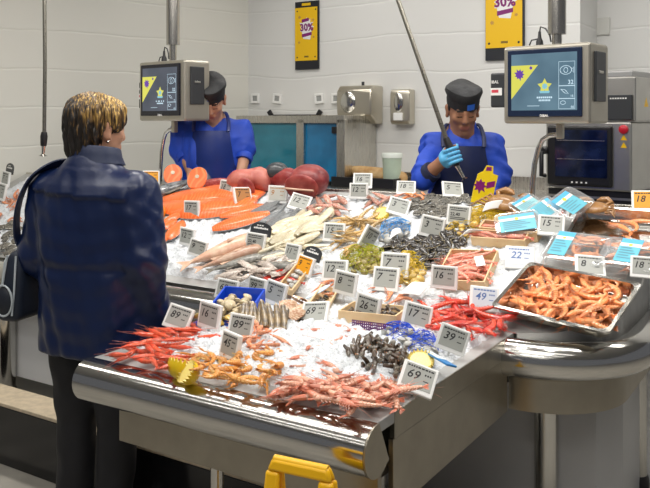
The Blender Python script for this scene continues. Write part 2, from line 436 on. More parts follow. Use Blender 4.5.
for p in (Vector((.835, 3.02, 0)), Vector((1.315, 3.38, 0)), W(-2.93, .11), W(-1.5, .11)):
    a, t = AT(p)
    lg = part('leg', MB().cyl((a, t, .02), (a, t, .56), .045, 28), CHROME, isl)
    part('foot', MB().lathe([(.046, .05), (.052, .03), (.052, 0)], 24, Matrix.Translation((a, t, 0))), BLACK, lg)
# black step with a beige top strip in front of the counter
stp = empty('kerb_step', Mt, 'low black step with beige top running along the counter foot', 'step')
part('step_block', MB().box((-1.95, -.385, .13), (2.9, .16, .26)), mat('black_gloss_tile', (.012, .012, .013), .12, noise=.4, nscale=5), stp, False, .004)
part('step_top', MB().box((-1.95, -.385, .268), (2.9, .165, .016)), mat('beige_stone', (.60, .50, .36), .4, noise=.2, nscale=30), stp, False, .003)
# ================================================================== CRUSHED ICE
ICE = mat('crushed_ice', (.80, .83, .86), .3, sss=0, spec=.6, bump=.8, bscale=160, noise=.08, nscale=60)
def ice_obj(name, fn, nu, nv, label, seed, amp=.011):
    mb = MB()
    def g(s, q):
        p, n, e = fn(s, q)
        h = mnoise.noise(Vector(p)*38+Vector((seed, 0, 0)))*amp+mnoise.noise(Vector(p)*95)*amp*.8+mnoise.cell(Vector(p)*75)*amp*.5
        mound = min(1, e/.06)
        return Vector(p)+n*(h*mound+ .016*mound-.022*(1-mound))
    mb.grid(g, nu, nv)
    o = part(name, mb, ICE); return tag(o, label, 'ice', None, 'stuff')
def f1(s, q):
    a = A0+.03+(A1-A0-.05)*s; t = TF+.062+(-TF-.037)*q
    e = min(a-A0-.03, A1-.02-a, t-TF-.062, 9)
    return W(a, t, .784+.012*math.sin(PI*s)*math.sin(PI*q)), UP, e
ice_obj('crushed_ice', f1, 150, 140, 'bed of white crushed ice on the front table', 1)
def f2(s, q):
    a = -3.8+(3.78)*s; t = T0+.03+(TB-T0-.05)*q
    e = min(a+3.8, -.02-a, t-T0-.03, TB-.02-t)
    return W(a, t, zs(t)+.004), nrm(W(a, .5)), e
ice_obj('crushed_ice', f2, 300, 90, 'bed of white crushed ice on the sloping fish counter', 5)
# ================================================================== HANGING SCALES WITH SCREENS
def emis(name, col, s=1.0):
    m = bpy.data.materials.new(name); m.use_nodes = True; b = m.node_tree.nodes['Principled BSDF']
    b.inputs['Base Color'].default_value = (0, 0, 0, 1); b.inputs['Roughness'].default_value = .2
    b.inputs['Emission Color'].default_value = (*col, 1); b.inputs['Emission Strength'].default_value = s
    return m
SCRW = emis('screen_white', (.55, .72, .82), .8); SCRY = emis('screen_yellow', (.62, .60, .10), .8); SCRP = emis('screen_purple', (.13, .05, .32), .8); SCRC = emis('screen_cyan', (.25, .55, .65), .7)
def screen_mat(name, c1, c2, s):
    m = emis(name, c1, s); nt = m.node_tree; b = nt.nodes['Principled BSDF']
    n = nt.nodes.new('ShaderNodeTexNoise'); n.inputs['Scale'].default_value = 6; tc = nt.nodes.new('ShaderNodeTexCoord'); nt.links.new(tc.outputs['Object'], n.inputs['Vector'])
    cr = nt.nodes.new('ShaderNodeValToRGB'); cr.color_ramp.elements[0].position = .35; cr.color_ramp.elements[1].position = .7
    cr.color_ramp.elements[0].color = (*c1, 1); cr.color_ramp.elements[1].color = (*c2, 1); nt.links.new(n.outputs['Fac'], cr.inputs['Fac']); nt.links.new(cr.outputs['Color'], b.inputs['Emission Color'])
    return m
POLE = mat('pole_steel', (.52, .50, .46), .22, 1)
CASE = mat('champagne_metal', (.50, .47, .40), .38, .85, noise=.06, nscale=8)
BEZEL = mat('navy_bezel', (.010, .02, .05), .25)
BEZELK = mat('black_bezel', (.012, .012, .018), .25)
def burst(mb, c, r, z, n=11, seed=1, inner=.62):
    rr = random.Random(seed); pts = []
    for i in range(2*n):
        a = i*PI/n; q = r*(1+rr.uniform(-.12, .2)) if i % 2 == 0 else r*inner
        pts.append((c[0]+q*math.cos(a), c[1]+q*math.sin(a), z))
    mb.add([(c[0], c[1], z)]+pts, [(0, i+1, (i+1) % (2*n)+1) for i in range(2*n)])
def poly(mb, pts, z): mb.add([(p[0], p[1], z) for p in pts], [tuple(range(len(pts)))])
def frame_line(mb, x0, y0, x1, y1, w, z):
    for a in ((x0, y0, x1, y0+w), (x0, y1-w, x1, y1), (x0, y0, x0+w, y1), (x1-w, y0, x1, y1)):
        poly(mb, [(a[0], a[1]), (a[2], a[1]), (a[2], a[3]), (a[0], a[3])], z)
def scale_unit(px, py, d, Wd, Hd, Dp, th, bez, scr, label, pole_px, dim):
    X = Vector((math.cos(th), -math.sin(th), 0)); N = Vector((-math.sin(th), -math.cos(th), 0))   # N points to the customer side
    p = ray(px, py, d); M = frame(p, X, N)          # local x right, y up, z out of the screen
    M = Matrix(((X.x, 0, N.x, p.x), (X.y, 0, N.y, p.y), (X.z, 1, N.z, p.z), (0, 0, 0, 1)))
    r = empty('hanging_scale', M, label, 'scale')
    part('case', MB().box((0, 0, -Dp/2), (Wd, Hd, Dp)), CASE, r, False, .014, seg=3)
    mb = MB().box((-.004, .006, .002), (Wd*.86, Hd*.86, .012)); part('bezel', mb, bez, r, False, .004)
    sw, sh = Wd*.76, Hd*.72; z = .0092
    sc = part('screen', MB().box((-.004, .010, .0068), (sw, sh, .004)), scr, r, False)
    x0, y0 = -.004-sw/2, .010-sh/2; x1, y1 = x0+sw, y0+sh
    tr = MB(); poly(tr, [(x0, y0+sh*.20), (x0+sw*.42, y0+sh*.80), (x0, y0+sh*.80)], z); part('advert_triangle', tr, SCRY, sc, False)
    bp_ = MB(); burst(bp_, (x0+sw*.13, y0+sh*.64), sw*.085, z+.0006, 9, 3)
    burst(bp_, (x0+sw*.31, y0+sh*.75), sw*.03, z+.0006, 7, 4); part('advert_burst', bp_, SCRP, sc, False)
    st = MB(); pts = []
    for i in range(10):
        a = PI/2+i*PI/5; q = sw*(.115 if i % 2 == 0 else .06); pts.append((x0+sw*.52+q*math.cos(a), y0+sh*.42+q*math.sin(a), z))
    st.add([(x0+sw*.52, y0+sh*.42, z)]+pts, [(0, i+1, (i+1) % 10+1) for i in range(10)]); part('star', st, SCRY, sc, False)
    s2 = MB(); burst(s2, (x0+sw*.52, y0+sh*.42), sw*.05, z+.0006, 8, 6)
    for k in range(3): poly(s2, [(x0+sw*(.44), y0+sh*(.34-k*.0)), (x0+sw*.60, y0+sh*.34), (x0+sw*.59, y0+sh*.30), (x0+sw*.45, y0+sh*.30)], z+.0004)
    part('star_emblem', s2, SCRC, sc, False)
    ic = MB(); bx = x0+sw*.73; bx1 = x0+sw*.97; w = .0016
    frame_line(ic, bx, y0+sh*.42, bx1, y0+sh*.84, w, z); frame_line(ic, bx, y0+sh*.20, bx1, y0+sh*.42, w, z); frame_line(ic, bx, y0+sh*.02, bx1, y0+sh*.20, w, z)
    # fish pictogram
    ic0 = ic; ic = MB(); fx, fy = (bx+bx1)/2-.004, y0+sh*.69
    pt = [(fx+sw*.085*math.cos(a), fy+sh*.075*math.sin(a)) for a in [i*2*PI/20 for i in range(21)]]
    ic.tube([(a, b, z) for a, b in pt], .0011, 4, cap=False)
    ic.tube([(fx+sw*.08, fy, z), (fx+sw*.115, fy+sh*.05, z), (fx+sw*.115, fy-sh*.05, z), (fx+sw*.08, fy, z)], .0011, 4)
    ic.tube([(fx+sw*.03*math.cos(a), fy+sh*.045*math.sin(a), z) for a in [i*2*PI/12 for i in range(13)]], .0011, 4, cap=False)
    part('fish_symbol', ic, SCRW, sc, False); ic = MB()
    ic.tube([(bx+.01, y0+sh*.36, z), (bx+.03, y0+sh*.35, z), (bx+.045, y0+sh*.28, z), (bx+.03, y0+sh*.29, z), (bx+.01, y0+sh*.36, z)], .001, 4)
    part('prawn_symbol', ic, SCRW, sc, False); ic = MB()
    ic.tube([(bx+.008+.012*(1+math.cos(a)), y0+sh*.13+.008*math.sin(a), z) for a in [i*2*PI/12 for i in range(13)]], .001, 4, cap=False)
    part('shell_symbol', ic, SCRW, sc, False); ic = ic0
    write(ic, '32', bx1-sw*.10, y0+sh*.445, sh*.075, z, bold=.01)
    for yy, q in ((.225, '18'), (.035, '88')): write(ic, q, bx1-sw*.06, y0+sh*yy, sh*.04, z)
    for k, (a, b) in enumerate(((.40, .64), (.43, .61))):
        for j in range(8):
            if RND.random() < .85: poly(ic, [(x0+sw*(a+(b-a)*j/8), y0+sh*(.21-k*.05)), (x0+sw*(a+(b-a)*(j+.75)/8), y0+sh*(.21-k*.05)), (x0+sw*(a+(b-a)*(j+.75)/8), y0+sh*(.24-k*.05)), (x0+sw*(a+(b-a)*j/8), y0+sh*(.24-k*.05))], z)
    poly(ic, [(x0+sw*.25, y0+sh*.075), (x0+sw*.44, y0+sh*.075), (x0+sw*.44, y0+sh*.083), (x0+sw*.25, y0+sh*.083)], z)
    part('screen_symbols', ic, SCRW, sc, False)
    lg = MB(); write(lg, 'DIBAL', 0, -Hd*.415, Hd*.032, .0088, bold=.03, align='c'); part('maker_lettering', lg, WHITE, r, False)
    su = dim[1]; SX = -Wd/2-su+.004-(-Wd/2-.07); SZ = -Dp*.3+.0262
    # printer panel on the right flank, keypad plate on the left flank
    pr = part('printer_panel', MB().box((Wd/2+.004, .03, -Dp*.47), (.014, Hd*.62, Dp*.52)), DARK, r, False, .004)
    part('printer_slot', MB().box((Wd/2+.012, .05, -Dp*.45), (.006, .012, Dp*.22)), STEEL, pr, False, .002)
    kp = part('side_unit', MB().box((-Wd/2-su/2, -.02, -Dp*.3), (su, Hd*.46, .05)), DARK, r, False, .008)
    k2 = MB(); poly(k2, [(-Wd/2-.07+SX, -.045), (-Wd/2-.012+SX-(.09-su)*.4, -.045), (-Wd/2-.012+SX-(.09-su)*.4, -.01), (-Wd/2-.07+SX, -.01)], SZ); part('side_label', k2, WHITE, kp, False)
    k3 = MB(); poly(k3, [(-Wd/2-.066+SX, -.032), (-Wd/2-.03+SX-(.09-su)*.3, -.032), (-Wd/2-.03+SX-(.09-su)*.3, -.018), (-Wd/2-.066+SX, -.018)], SZ+.0006); part('side_label_print', k3, mat('red_print', (.6, .05, .08), .5), kp, False)
    k4 = MB(); write(k4, 'IBAL', -Wd/2-.066+SX, .012, .014, SZ+.0003, bold=.02, wmax=su*.6); part('side_lettering', k4, WHITE, kp, False)
    # pole up to the ceiling
    q = ray(pole_px, py, d+.09); lp = M.inverted() @ q; top = ZC-p.z
    part('lower_pole', MB().cyl((lp.x, Hd/2-.005, lp.z), (lp.x, Hd/2+dim[0]+.01, lp.z), .022, 20), POLE, r)
    part('pole', MB().cyl((lp.x, Hd/2+dim[0], lp.z), (lp.x, top, lp.z), .041, 24), POLE, r)
    part('power_plug', MB().lathe([(.018, 0), (.016, .03), (.009, .045), (.006, .075)], 12, Matrix.Translation((lp.x-.085, Hd/2-.002, lp.z)) @ Matrix.Rotation(-PI/2, 4, 'X')), BLACK, r)
    cb = [(lp.x-.085, Hd/2+.07, lp.z), (lp.x-.08, Hd/2+.095, lp.z), (lp.x-.055, Hd/2+.085, lp.z), (lp.x-.03, Hd/2+.05, lp.z+.01), (lp.x-.022, Hd/2+.02, lp.z+.015)]
    part('cable', MB().tube(cb, .004, 6), BLACK, r)
    part('cable', MB().tube([(lp.x-.09, Hd/2+.04, lp.z), (lp.x-.125, Hd/2+.035, lp.z), (lp.x-.135, Hd/2+.015, lp.z), (lp.x-.135, Hd/2-.004, lp.z)], .0035, 6), BLACK, r)
    # bent tube below: neck down from the case, arm to the side, drop to the counter
    arm = [(lp.x+.02, -Hd/2, -Dp*.5), (lp.x+.02, -Hd/2-.06, -Dp*.5)]
    part('neck_bracket', MB().box((lp.x+.02, -Hd/2-.035, -Dp*.5), (.03, .07, .03)), CASE, r, False, .004)
    arm = [(lp.x+.02, -Hd/2-.05, -Dp*.5), (lp.x-.03, -Hd/2-.055, -Dp*.5), (lp.x-.065, -Hd/2-.075, -Dp*.5), (lp.x-.085, -Hd/2-.115, -Dp*.5), (lp.x-.105, -Hd/2-.19, -Dp*.5), (lp.x-.115, -Hd/2-.30, -Dp*.5)]
    low = M @ Vector(arm[-1]); a_, t_ = AT(low)
    arm.append((lp.x-.12, zs(t_)+.0-p.z, -Dp*.5))
    part('support_tube', MB().tube(arm, .012, 12), CHROME, r)
    return r
SB = screen_mat('screen_blue_grey', (.085, .15, .20), (.13, .22, .28), .75)
SB2 = screen_mat('screen_dim_grey', (.055, .065, .085), (.09, .10, .13), .75)
scale_unit(545, 84, 3.58, .41, .355, .22, math.radians(40), BEZEL, SB, 'large hanging scale screen on the right pole showing a fish symbol and 32', 557, (.055, .09))
scale_unit(161, 91, 4.80, .43, .36, .20, math.radians(40), BEZELK, SB2, 'hanging scale screen on the left pole beside the customer\'s head', 173, (.105, .05))
# ================================================================== POSTERS
PY = mat('poster_yellow', (.86, .52, .005), .4); PK = mat('poster_black', (.012, .014, .02), .4); PP = mat('poster_purple', (.22, .01, .16), .4); PWH = mat('poster_white', (.85, .85, .85), .4)
def wall_at(px):
    k = (px-CX)/F; s = (k*C0.y-C0.x)/(U.x-k*U.y); return s, C0+U*s
def poster(px, ytop, ybot, w, label):
    s, q = wall_at(px); z1 = H-(ytop-HY)/F*q.y; z0 = H-(ybot-HY)/F*q.y; hh = z1-z0
    N = -V; p = q+N*.012+UP*((z0+z1)/2)
    M = Matrix(((U.x, 0, N.x, p.x), (U.y, 0, N.y, p.y), (0, 1, 0, p.z), (0, 0, 0, 1)))
    r = empty('wall_poster', M, label, 'poster', )
    part('backing', MB().box((0, 0, 0), (w, hh, .012)), PK, r, False)
    part('sheet', MB().box((-.006, hh*.02, .008), (w*.94, hh*.78, .004)), PY, r, False)
    z = .0105; m = MB(); burst(m, (0, hh*.12), w*.30, z, 12, 5, .7); poly(m, [(-w*.2, hh*.06), (w*.22, hh*.08), (w*.16, -hh*.065), (-w*.14, -hh*.05)], z+.0003); part('white_burst', m, PWH, r, False)
    m = MB(); write(m, '30%', -w*.27, hh*.06, hh*.115, z+.0012, shear=-.1, bold=.035, wmax=w*.56)
    poly(m, [(-w*.20, hh*.19), (w*.10, hh*.21), (w*.10, hh*.255), (-w*.20, hh*.235)], z+.001)
    poly(m, [(-w*.19, -hh*.03), (w*.22, -.0*hh), (w*.22, hh*.045), (-w*.19, hh*.02)], z+.001); part('purple_print', m, PP, r, False)
    m = MB()
    for x, y in ((-.40, .36), (.38, .37), (-.40, -.32), (.36, -.32)): burst(m, (w*x, hh*y), w*.03, z, 6, 2, .9)
    for k in range(6): poly(m, [(-w*.09+k*w*.03, -hh*.325), (-w*.09+k*w*.03+w*.022, -hh*.325), (-w*.09+k*w*.03+w*.022, -hh*.30), (-w*.09+k*w*.03, -hh*.30)], z)
    part('small_print', m, PK, r, False)
    m = MB()
    for x, y, q2 in ((-.30, .27, .07), (.28, .22, .06), (-.32, -.1, .06), (.30, -.03, .05)): burst(m, (w*x, hh*y), w*q2, z, 7, int(100*q2), .6)
    part('confetti', m, mat('poster_ochre', (.55, .30, .06), .5), r, False)
    part('hanger', MB().box((-.004, hh*.455, .008), (w*.36, hh*.038, .006)), PY, r, False)
    return r
poster(308, 1.5, 69.5, .235, 'whole yellow and black poster on the wall between the workers')
poster(505.5, -34, 60, .29, 'yellow poster with purple 30% print, cropped at the top, above the right screen')
# ================================================================== DISPENSERS, TAG FRAMES, TANK, BACK BENCH
def wall_frame(px, py, off):
    s, q = wall_at(px); d = q.y-off*V.y; p = ray(px, py, d)
    # stay on the wall plane
    s, q = wall_at(px); p = q-V*off; p.z = H-(py-HY)/F*p.y
    N = -V
    return Matrix(((U.x, 0, N.x, p.x), (U.y, 0, N.y, p.y), (0, 1, 0, p.z), (0, 0, 0, 1)))
SATIN = mat('satin_champagne_steel', (.60, .56, .47), .3, .9)
M = wall_frame(366, 105, .0); r = empty('paper_towel_dispenser', M, 'big steel hand towel dispenser with a curved front on the back wall', 'dispenser')
mb = MB(); w, h, dp = .31, .30, .20
prf = [(0, -h/2), (0, h/2), (dp*.75, h/2), (dp*.97, h*.36), (dp, h*.1), (dp*.95, -h*.28), (dp*.6, -h*.42), (dp*.5, -h/2)]
mb.rings([[(x, y, z) for z, y in prf] for x in (-w/2, w/2)]); part('body', mb, SATIN, r, True, .012)
part('outlet', MB().box((-.03, -h*.38, dp*.9), (w*.7, .05, .06)), BLACK, r, False, .005)
mb = MB().ell((-.05, .02, dp*.98), (.07, .085, .02), 18, 10); part('window', mb, CHROME, r)
part('lock', MB().cyl((.03, h/2, .1), (.03, h/2+.03, .1), .012, 10), DARK, r)
M = wall_frame(405.5, 107, .0); r = empty('soap_dispenser', M, 'small steel soap dispenser right of the towel dispenser', 'dispenser')
mb = MB(); w, h, dp = .165, .27, .10
prf = [(0, -h/2), (0, h/2), (dp*.8, h/2), (dp, h*.4), (dp, -h*.42), (dp*.8, -h/2)]
mb.rings([[(x, y, z) for z, y in prf] for x in (-w/2, w/2)]); part('body', mb, SATIN, r, True, .01)
part('window', MB().ell((-.01, .035, dp), (.04, .075, .012), 16, 10), CHROME, r)
part('push_button', MB().box((-.01, -.075, dp+.006), (.075, .06, .02)), WHITE, r, False, .005)
for i, (px, lb) in enumerate(((256, 'small white frame on the wall, nearest the left worker'), (278, 'small white frame on the wall, second from the left worker'), (320, 'small white frame on the wall, left of the two by the towel dispenser'), (337, 'small white frame on the wall right beside the towel dispenser'))):
    M = wall_frame(px, 98.5, .012) @ Matrix.Rotation(math.radians((0, -6, 4, 0)[i]), 4, 'Z'); r = empty('wall_tag_holder', M, lb, 'tag holder', 'white frames on the back wall')
    mb = MB()
    for x, y, sx, sy in ((0, .032, .085, .018), (0, -.032, .085, .02), (-.034, 0, .018, .05), (.034, 0, .018, .05)): mb.box((x, y, 0), (sx, sy, .02))
    part('frame', mb, WHITE, r, False, .003); part('screen', MB().box((0, 0, -.002), (.055, .05, .012)), mat('tag_grey', (.33, .34, .33), .5), r, False)
M = wall_frame(297, 112, .03); r = empty('knife_rack_bar', M, 'thin dark bar on the wall above the blue tank', 'bar')
part('bar', MB().box((0, -.028, 0), (.50, .014, .02)), BLACK, r, False, .003)
for x in (-.25, .25): part('end_clip', MB().box((x, -.01, .01), (.04, .05, .02), R=Matrix.Rotation(.6 if x < 0 else -.6, 3, 'Z')), BLACK, r, False, .003)
# seafood tank (steel frame, blue glass)
def wall_run(px0, px1): return wall_at(px0)[0], wall_at(px1)[0]
s0, s1 = wall_at(236)[0]+.0, wall_at(352)[0]
TD = .50
Mb = frame(C0, U, UP)                                # x along the wall, y into the wall (away), z up
Mb = Matrix(((U.x, V.x, 0, C0.x), (U.y, V.y, 0, C0.y), (0, 0, 1, 0), (0, 0, 0, 1)))
tk = empty('seafood_tank', Mb, 'steel framed tank with two blue glass panes against the back wall', 'tank')
def s_at(px, out):
    k = (px-CX)/F; b = C0-V*out; return (k*b.y-b.x)/(U.x-k*U.y)
sA = s_at(236, TD); sB = s_at(344, TD); sM = s_at(300, TD); zt = 1.575; zb = 1.05
BLUEG = mat('blue_tank_glass', (.03, .26, .36), .08, noise=.25, nscale=4, coat=.5); BLUEG2 = mat('blue_tank_glass_deep', (.015, .20, .42), .06, noise=.4, nscale=5, coat=.5)
part('top_frame', MB().box(((sA+sB)/2, -TD/2, zt-.03), (sB-sA, TD, .06)), STEEL, tk, False, .004)
for x in (sA+.03, sM, sB-.03): part('upright', MB().box((x, -TD+.02, (zt+zb)/2), (.07, .04, zt-zb-.06)), STEEL, tk, False, .003)
part('end_wall', MB().box((sB-.01, -TD/2, (zt+zb)/2), (.02, TD-.02, zt-zb-.06)), STEEL, tk, False)
part('back_sheet', MB().box(((sA+sB)/2, -.03, (zt+zb)/2), (sB-sA-.02, .02, zt-zb-.06)), STEEL, tk, False)
part('glass_pane', MB().box(((sA+sM)/2, -TD+.03, (zt+zb)/2), (sM-sA-.02, .01, zt-zb-.06)), BLUEG, tk, False)
part('glass_pane', MB().box(((sB+sM)/2, -TD+.03, (zt+zb)/2), (sB-sM-.02, .01, zt-zb-.06)), BLUEG2, tk, False)
part('hinge', MB().box((sB-.085, -TD+.015, zt-.11), (.05, .03, .05)), BLACK, tk, False, .004)
bn = empty('back_bench', Mb, 'stainless work bench along the back wall', 'bench')
part('bench_top', MB().box((1.40, -.34, 1.03), (2.75, .66, .04)), STEEL, bn, False, .005)
part('bench_front', MB().box((1.40, -.60, .505), (2.7, .02, 1.01)), PANELST, bn, False)
part('splashback', MB().box((1.88, -.03, 1.095), (1.7, .02, .09)), STEEL, bn, False)
# board, bread coloured loaf, cup on the bench
def on_bench(px, py, z, out):
    k = (px-CX)/F
    # point on bench: intersect ray column with line offset 'out' from the wall
    b = C0-V*out; s = (k*b.y-b.x)/(U.x-k*U.y); p = b+U*s
    return p
p = on_bench(372, 175, 0, .36); bz = 1.051
bx_ = empty('black_crate', frame((p.x, p.y, bz), U, UP), 'black plastic crate on the back bench below the dispensers', 'crate')
for c, sz in (((0, -.15, .035), (.52, .012, .07)), ((0, .15, .035), (.52, .012, .07)), ((-.255, 0, .035), (.012, .3, .07)), ((.255, 0, .035), (.012, .3, .07))): part('side', MB().box(c, sz), BLACK, bx_, False, .003)
part('bottom', MB().box((0, 0, .01), (.5, .3, .02)), BLACK, bx_, False)
LOAF = mat('brown_loaf', (.42, .22, .07), .6, col2=(.62, .42, .20), nscale=14)
P_, Q_ = blend([('c', (-.24, 0, .05), (.12, .02, .02), .03, .045, .03), ('c', (-.1, 0, .02), (.24, 0, .0), .05, .05, .03), ('e', (-.255, 0, .065), (.035, .03, .04), None, .02)], .01)
o = link('smoked_fish', np_mesh('smoked_fish', P_, Q_, LOAF), None, frame((p.x, p.y, bz+.068), U, UP)); tag(o, 'long brown piece lying across the black crate on the back bench', 'fish')
part('board', MB().box((0, 0, 0), (.5, .27, .02)), BLACK, bx_, False, M=Matrix.Translation((0, 0, .055)))
p = on_bench(392, 170, 0, .40)
cu = empty('plastic_tub', frame((p.x, p.y, bz), U, UP), 'pale green plastic tub standing on the back bench', 'tub')
part('body', MB().lathe([(.055, 0), (.062, .02), (.07, .21), (.072, .215)], 24), mat('pale_green_plastic', (.60, .72, .58), .4, noise=.12, nscale=12), cu)
part('lid', MB().lathe([(.076, .215), (.076, .24), (.07, .25), (.02, .252)], 24), mat('milky_lid', (.75, .80, .74), .4), cu)
# wall socket plate
k = (601.5-CX)/F; b = e2; s = (k*b.y-b.x)/(U.x-k*U.y); q = b+U*s-V*.008; q.z = H-(26.5-HY)/F*q.y
o = part('wall_plate', MB().box((0, 0, 0), (.125, .13, .016)), mat('off_white_plate', (.66, .66, .62), .4), None, False, .01, M=Matrix(((U.x, 0, -V.x, q.x), (U.y, 0, -V.y, q.y), (0, 1, 0, q.z), (0, 0, 0, 1)))); tag(o, 'square off-white blank plate on the recessed wall', 'wall plate')
# ================================================================== OVEN
th = math.radians(40); X = Vector((math.cos(th), -math.sin(th), 0)); N = Vector((-math.sin(th), -math.cos(th), 0)); p = ray(587, 156, 4.92)
M = Matrix(((X.x, 0, N.x, p.x), (X.y, 0, N.y, p.y), (0, 1, 0, p.z), (0, 0, 0, 1)))
ov = empty('oven', M, 'compact steel oven with a dark glass door behind the right screen', 'oven')
OVS = mat('oven_steel', (.52, .51, .48), .32, .9, noise=.08, nscale=6)
Wo, Ho, Do = .54, .42, .38
part('body', MB().box((0, 0, -Do/2), (Wo, Ho, Do)), OVS, ov, False, .012)
dr = part('door', MB().box((-.045, .0, .012), (.41, .375, .03)), BLACK, ov, False, .03, seg=4)
gl = mat('oven_glass', (.012, .02, .06), .08, noise=.8, nscale=9, coat=.6)
part('glass', MB().box((-.03, .015, .0285), (.33, .29, .003)), gl, dr, False)
for y in (.095, -.02): part('rack_line', MB().box((-.03, y, .031), (.30, .004, .004)), STEEL, dr, False)
part('door_handle', MB().tube([(-.265, .02, .02), (-.275, .02, .05), (-.275, -.13, .05), (-.265, -.13, .02)], .014, 10), BLACK, ov)
part('handle_knob', MB().lathe([(.025, 0), (.025, .04), (.015, .05)], 16, Matrix.Translation((-.265, .03, .0))), BLACK, ov)
part('red_button', MB().lathe([(.027, 0), (.027, .012), (.016, .02)], 20, Matrix.Translation((.225, .165, .0))), mat('red_button', (.55, .01, .03), .3), ov)
for y in (.10, .055): m = MB(); poly(m, [(.205, y), (.245, y), (.225, y+.034)], .0015); part('warning_triangle', m, PY, ov, False)
mk = MB()
for k_ in range(4): poly(mk, [(-.09+k_*.03, -.168), (-.09+k_*.03+.012, -.168), (-.09+k_*.03+.012, -.158), (-.09+k_*.03, -.158)], .0285)
part('door_print', mk, WHITE, dr, False)
part('base', MB().box((0, -Ho/2-.05, -Do/2), (Wo-.02, .10, Do-.04)), BLACK, ov, False)
part('base_trim', MB().box((0, -Ho/2-.045, -.03), (Wo-.01, .014, .03)), OVS, ov, False)
st_ = empty('oven_stand', Matrix(((X.x, -N.x, 0, p.x), (X.y, -N.y, 0, p.y), (0, 0, 1, 0), (0, 0, 0, 1))), 'dark stand carrying the oven', 'stand')
hz = p.z-Ho/2-.10
part('stand_top', MB().box((0, Do/2, hz-.02), (Wo+.02, Do, .04)), PANELST, st_, False)
for x in (-.24, .24):
    for y in (.03, Do-.04): part('leg', MB().box((x, y, (hz-.04)/2), (.04, .04, hz-.04)), PANELST, st_, False)
part('shelf', MB().box((0, Do/2, .3), (Wo-.04, Do-.04, .03)), PANELST, st_, False)
hd = empty('extraction_unit', M @ Matrix.Translation((0, Ho/2+.002, 0)), 'steel box with a black vent panel on top of the oven', 'extractor')
part('body', MB().box((.02, .135, -Do/2-.01), (Wo-.0, .27, Do)), OVS, hd, False, .01)
part('cap', MB().box((.02, .285, -Do/2-.01), (Wo-.04, .04, Do-.02)), mat('grey_cap', (.40, .40, .40), .4, .6), hd, False, .008)
part('vent_panel', MB().box((.20, .085, .001), (.15, .15, .02)), DARK, hd, False, .004)
mk = MB()
for k_ in range(7): poly(mk, [(.145+k_*.015, .135), (.155+k_*.015, .135), (.155+k_*.015, .143), (.145+k_*.015, .143)], .0115)
part('vent_print', mk, WHITE, hd, False)
m = MB(); m.add([(.2905, .09, -.16), (.2905, .09, -.24), (.2905, .15, -.20)], [(0, 1, 2)]); part('warning_triangle', m, PY, hd, False)
# ================================================================== SPRAY HOSES
def hose(pts, grip, nozzle, label):
    r = empty('spray_hose', pts[-1], label, 'hose'); o = Vector(pts[-1]); L = lambda q: [Vector(x)-o for x in q]
    part('pipe', MB().tube(L(pts), .0115, 10), brushed('hose_steel', (.35, .33, .28), .3), r)
    part('grip', MB().tube(L(grip), [.016, .021, .019, .017][:len(grip)], 12), BLACK, r)
    part('nozzle', MB().tube(L(nozzle), [.013, .010, .009, .026][:len(nozzle)], 12), CHROME, r)
    return r
# ================================================================== PEOPLE
SKIN = mat('skin', (.52, .27, .17), .5, sss=.0, noise=.12, nscale=18)
SKIN2 = mat('skin_tanned', (.36, .17, .095), .5, noise=.12, nscale=18)
LIPS = mat('lips', (.38, .13, .10), .45); BROW = mat('dark_brow', (.02, .013, .01), .8)
def rot_yp(yaw, pitch, roll=0): return Matrix.Rotation(yaw, 3, 'Z') @ Matrix.Rotation(-pitch, 3, 'X') @ Matrix.Rotation(roll, 3, 'Y')
def head_prims(c, R, s=1.0):
    T = lambda x, y, z: tuple(Vector(c)+R @ Vector((x*s, y*s, z*s)))
    P = [('e', T(0, -.012, .035), (.076*s, .096*s, .084*s), R, .02), ('e', T(0, .028, -.03), (.063*s, .066*s, .078*s), R, .03), ('e', T(0, .05, -.075), (.045*s, .04*s, .035*s), R, .02),
         ('c', T(0, .075, -.098), T(0, .07, -.1), .02*s, .018*s, .02), ('c', T(0, .092, .018), T(0, .108, -.022), .008*s, .0125*s, .012), ('e', T(0, .098, -.028), (.017*s, .012*s, .009*s), R, .008),
         ('c', T(-.036, .078, .026), T(.036, .078, .026), .011*s, .011*s, .02), ('e', T(.04, .066, -.02), (.022*s, .02*s, .02*s), R, .02), ('e', T(-.04, .066, -.02), (.022*s, .02*s, .02*s), R, .02),
         ('-', T(.031, .104, .004), .017*s), ('-', T(-.031, .104, .004), .017*s),
         ('e', T(.031, .079, .003), (.015*s, .012*s, .011*s), R, .006), ('e', T(-.031, .079, .003), (.015*s, .012*s, .011*s), R, .006),
         ('c', T(-.02, .09, -.056), T(.02, .09, -.056), .0065*s, .0065*s, .008), ('c', T(-.017, .09, -.068), T(.017, .09, -.068), .0075*s, .0075*s, .008)]
    for q in (-1, 1):
        P += [('e', T(.078*q, -.006, -.004), (.010*s, .021*s, .034*s), R, .008), ('e', T(.084*q, -.012, .012), (.009*s, .017*s, .018*s), R, .008), ('e', T(.082*q, .004, -.03), (.008*s, .010*s, .012*s), R, .008)]
    return P
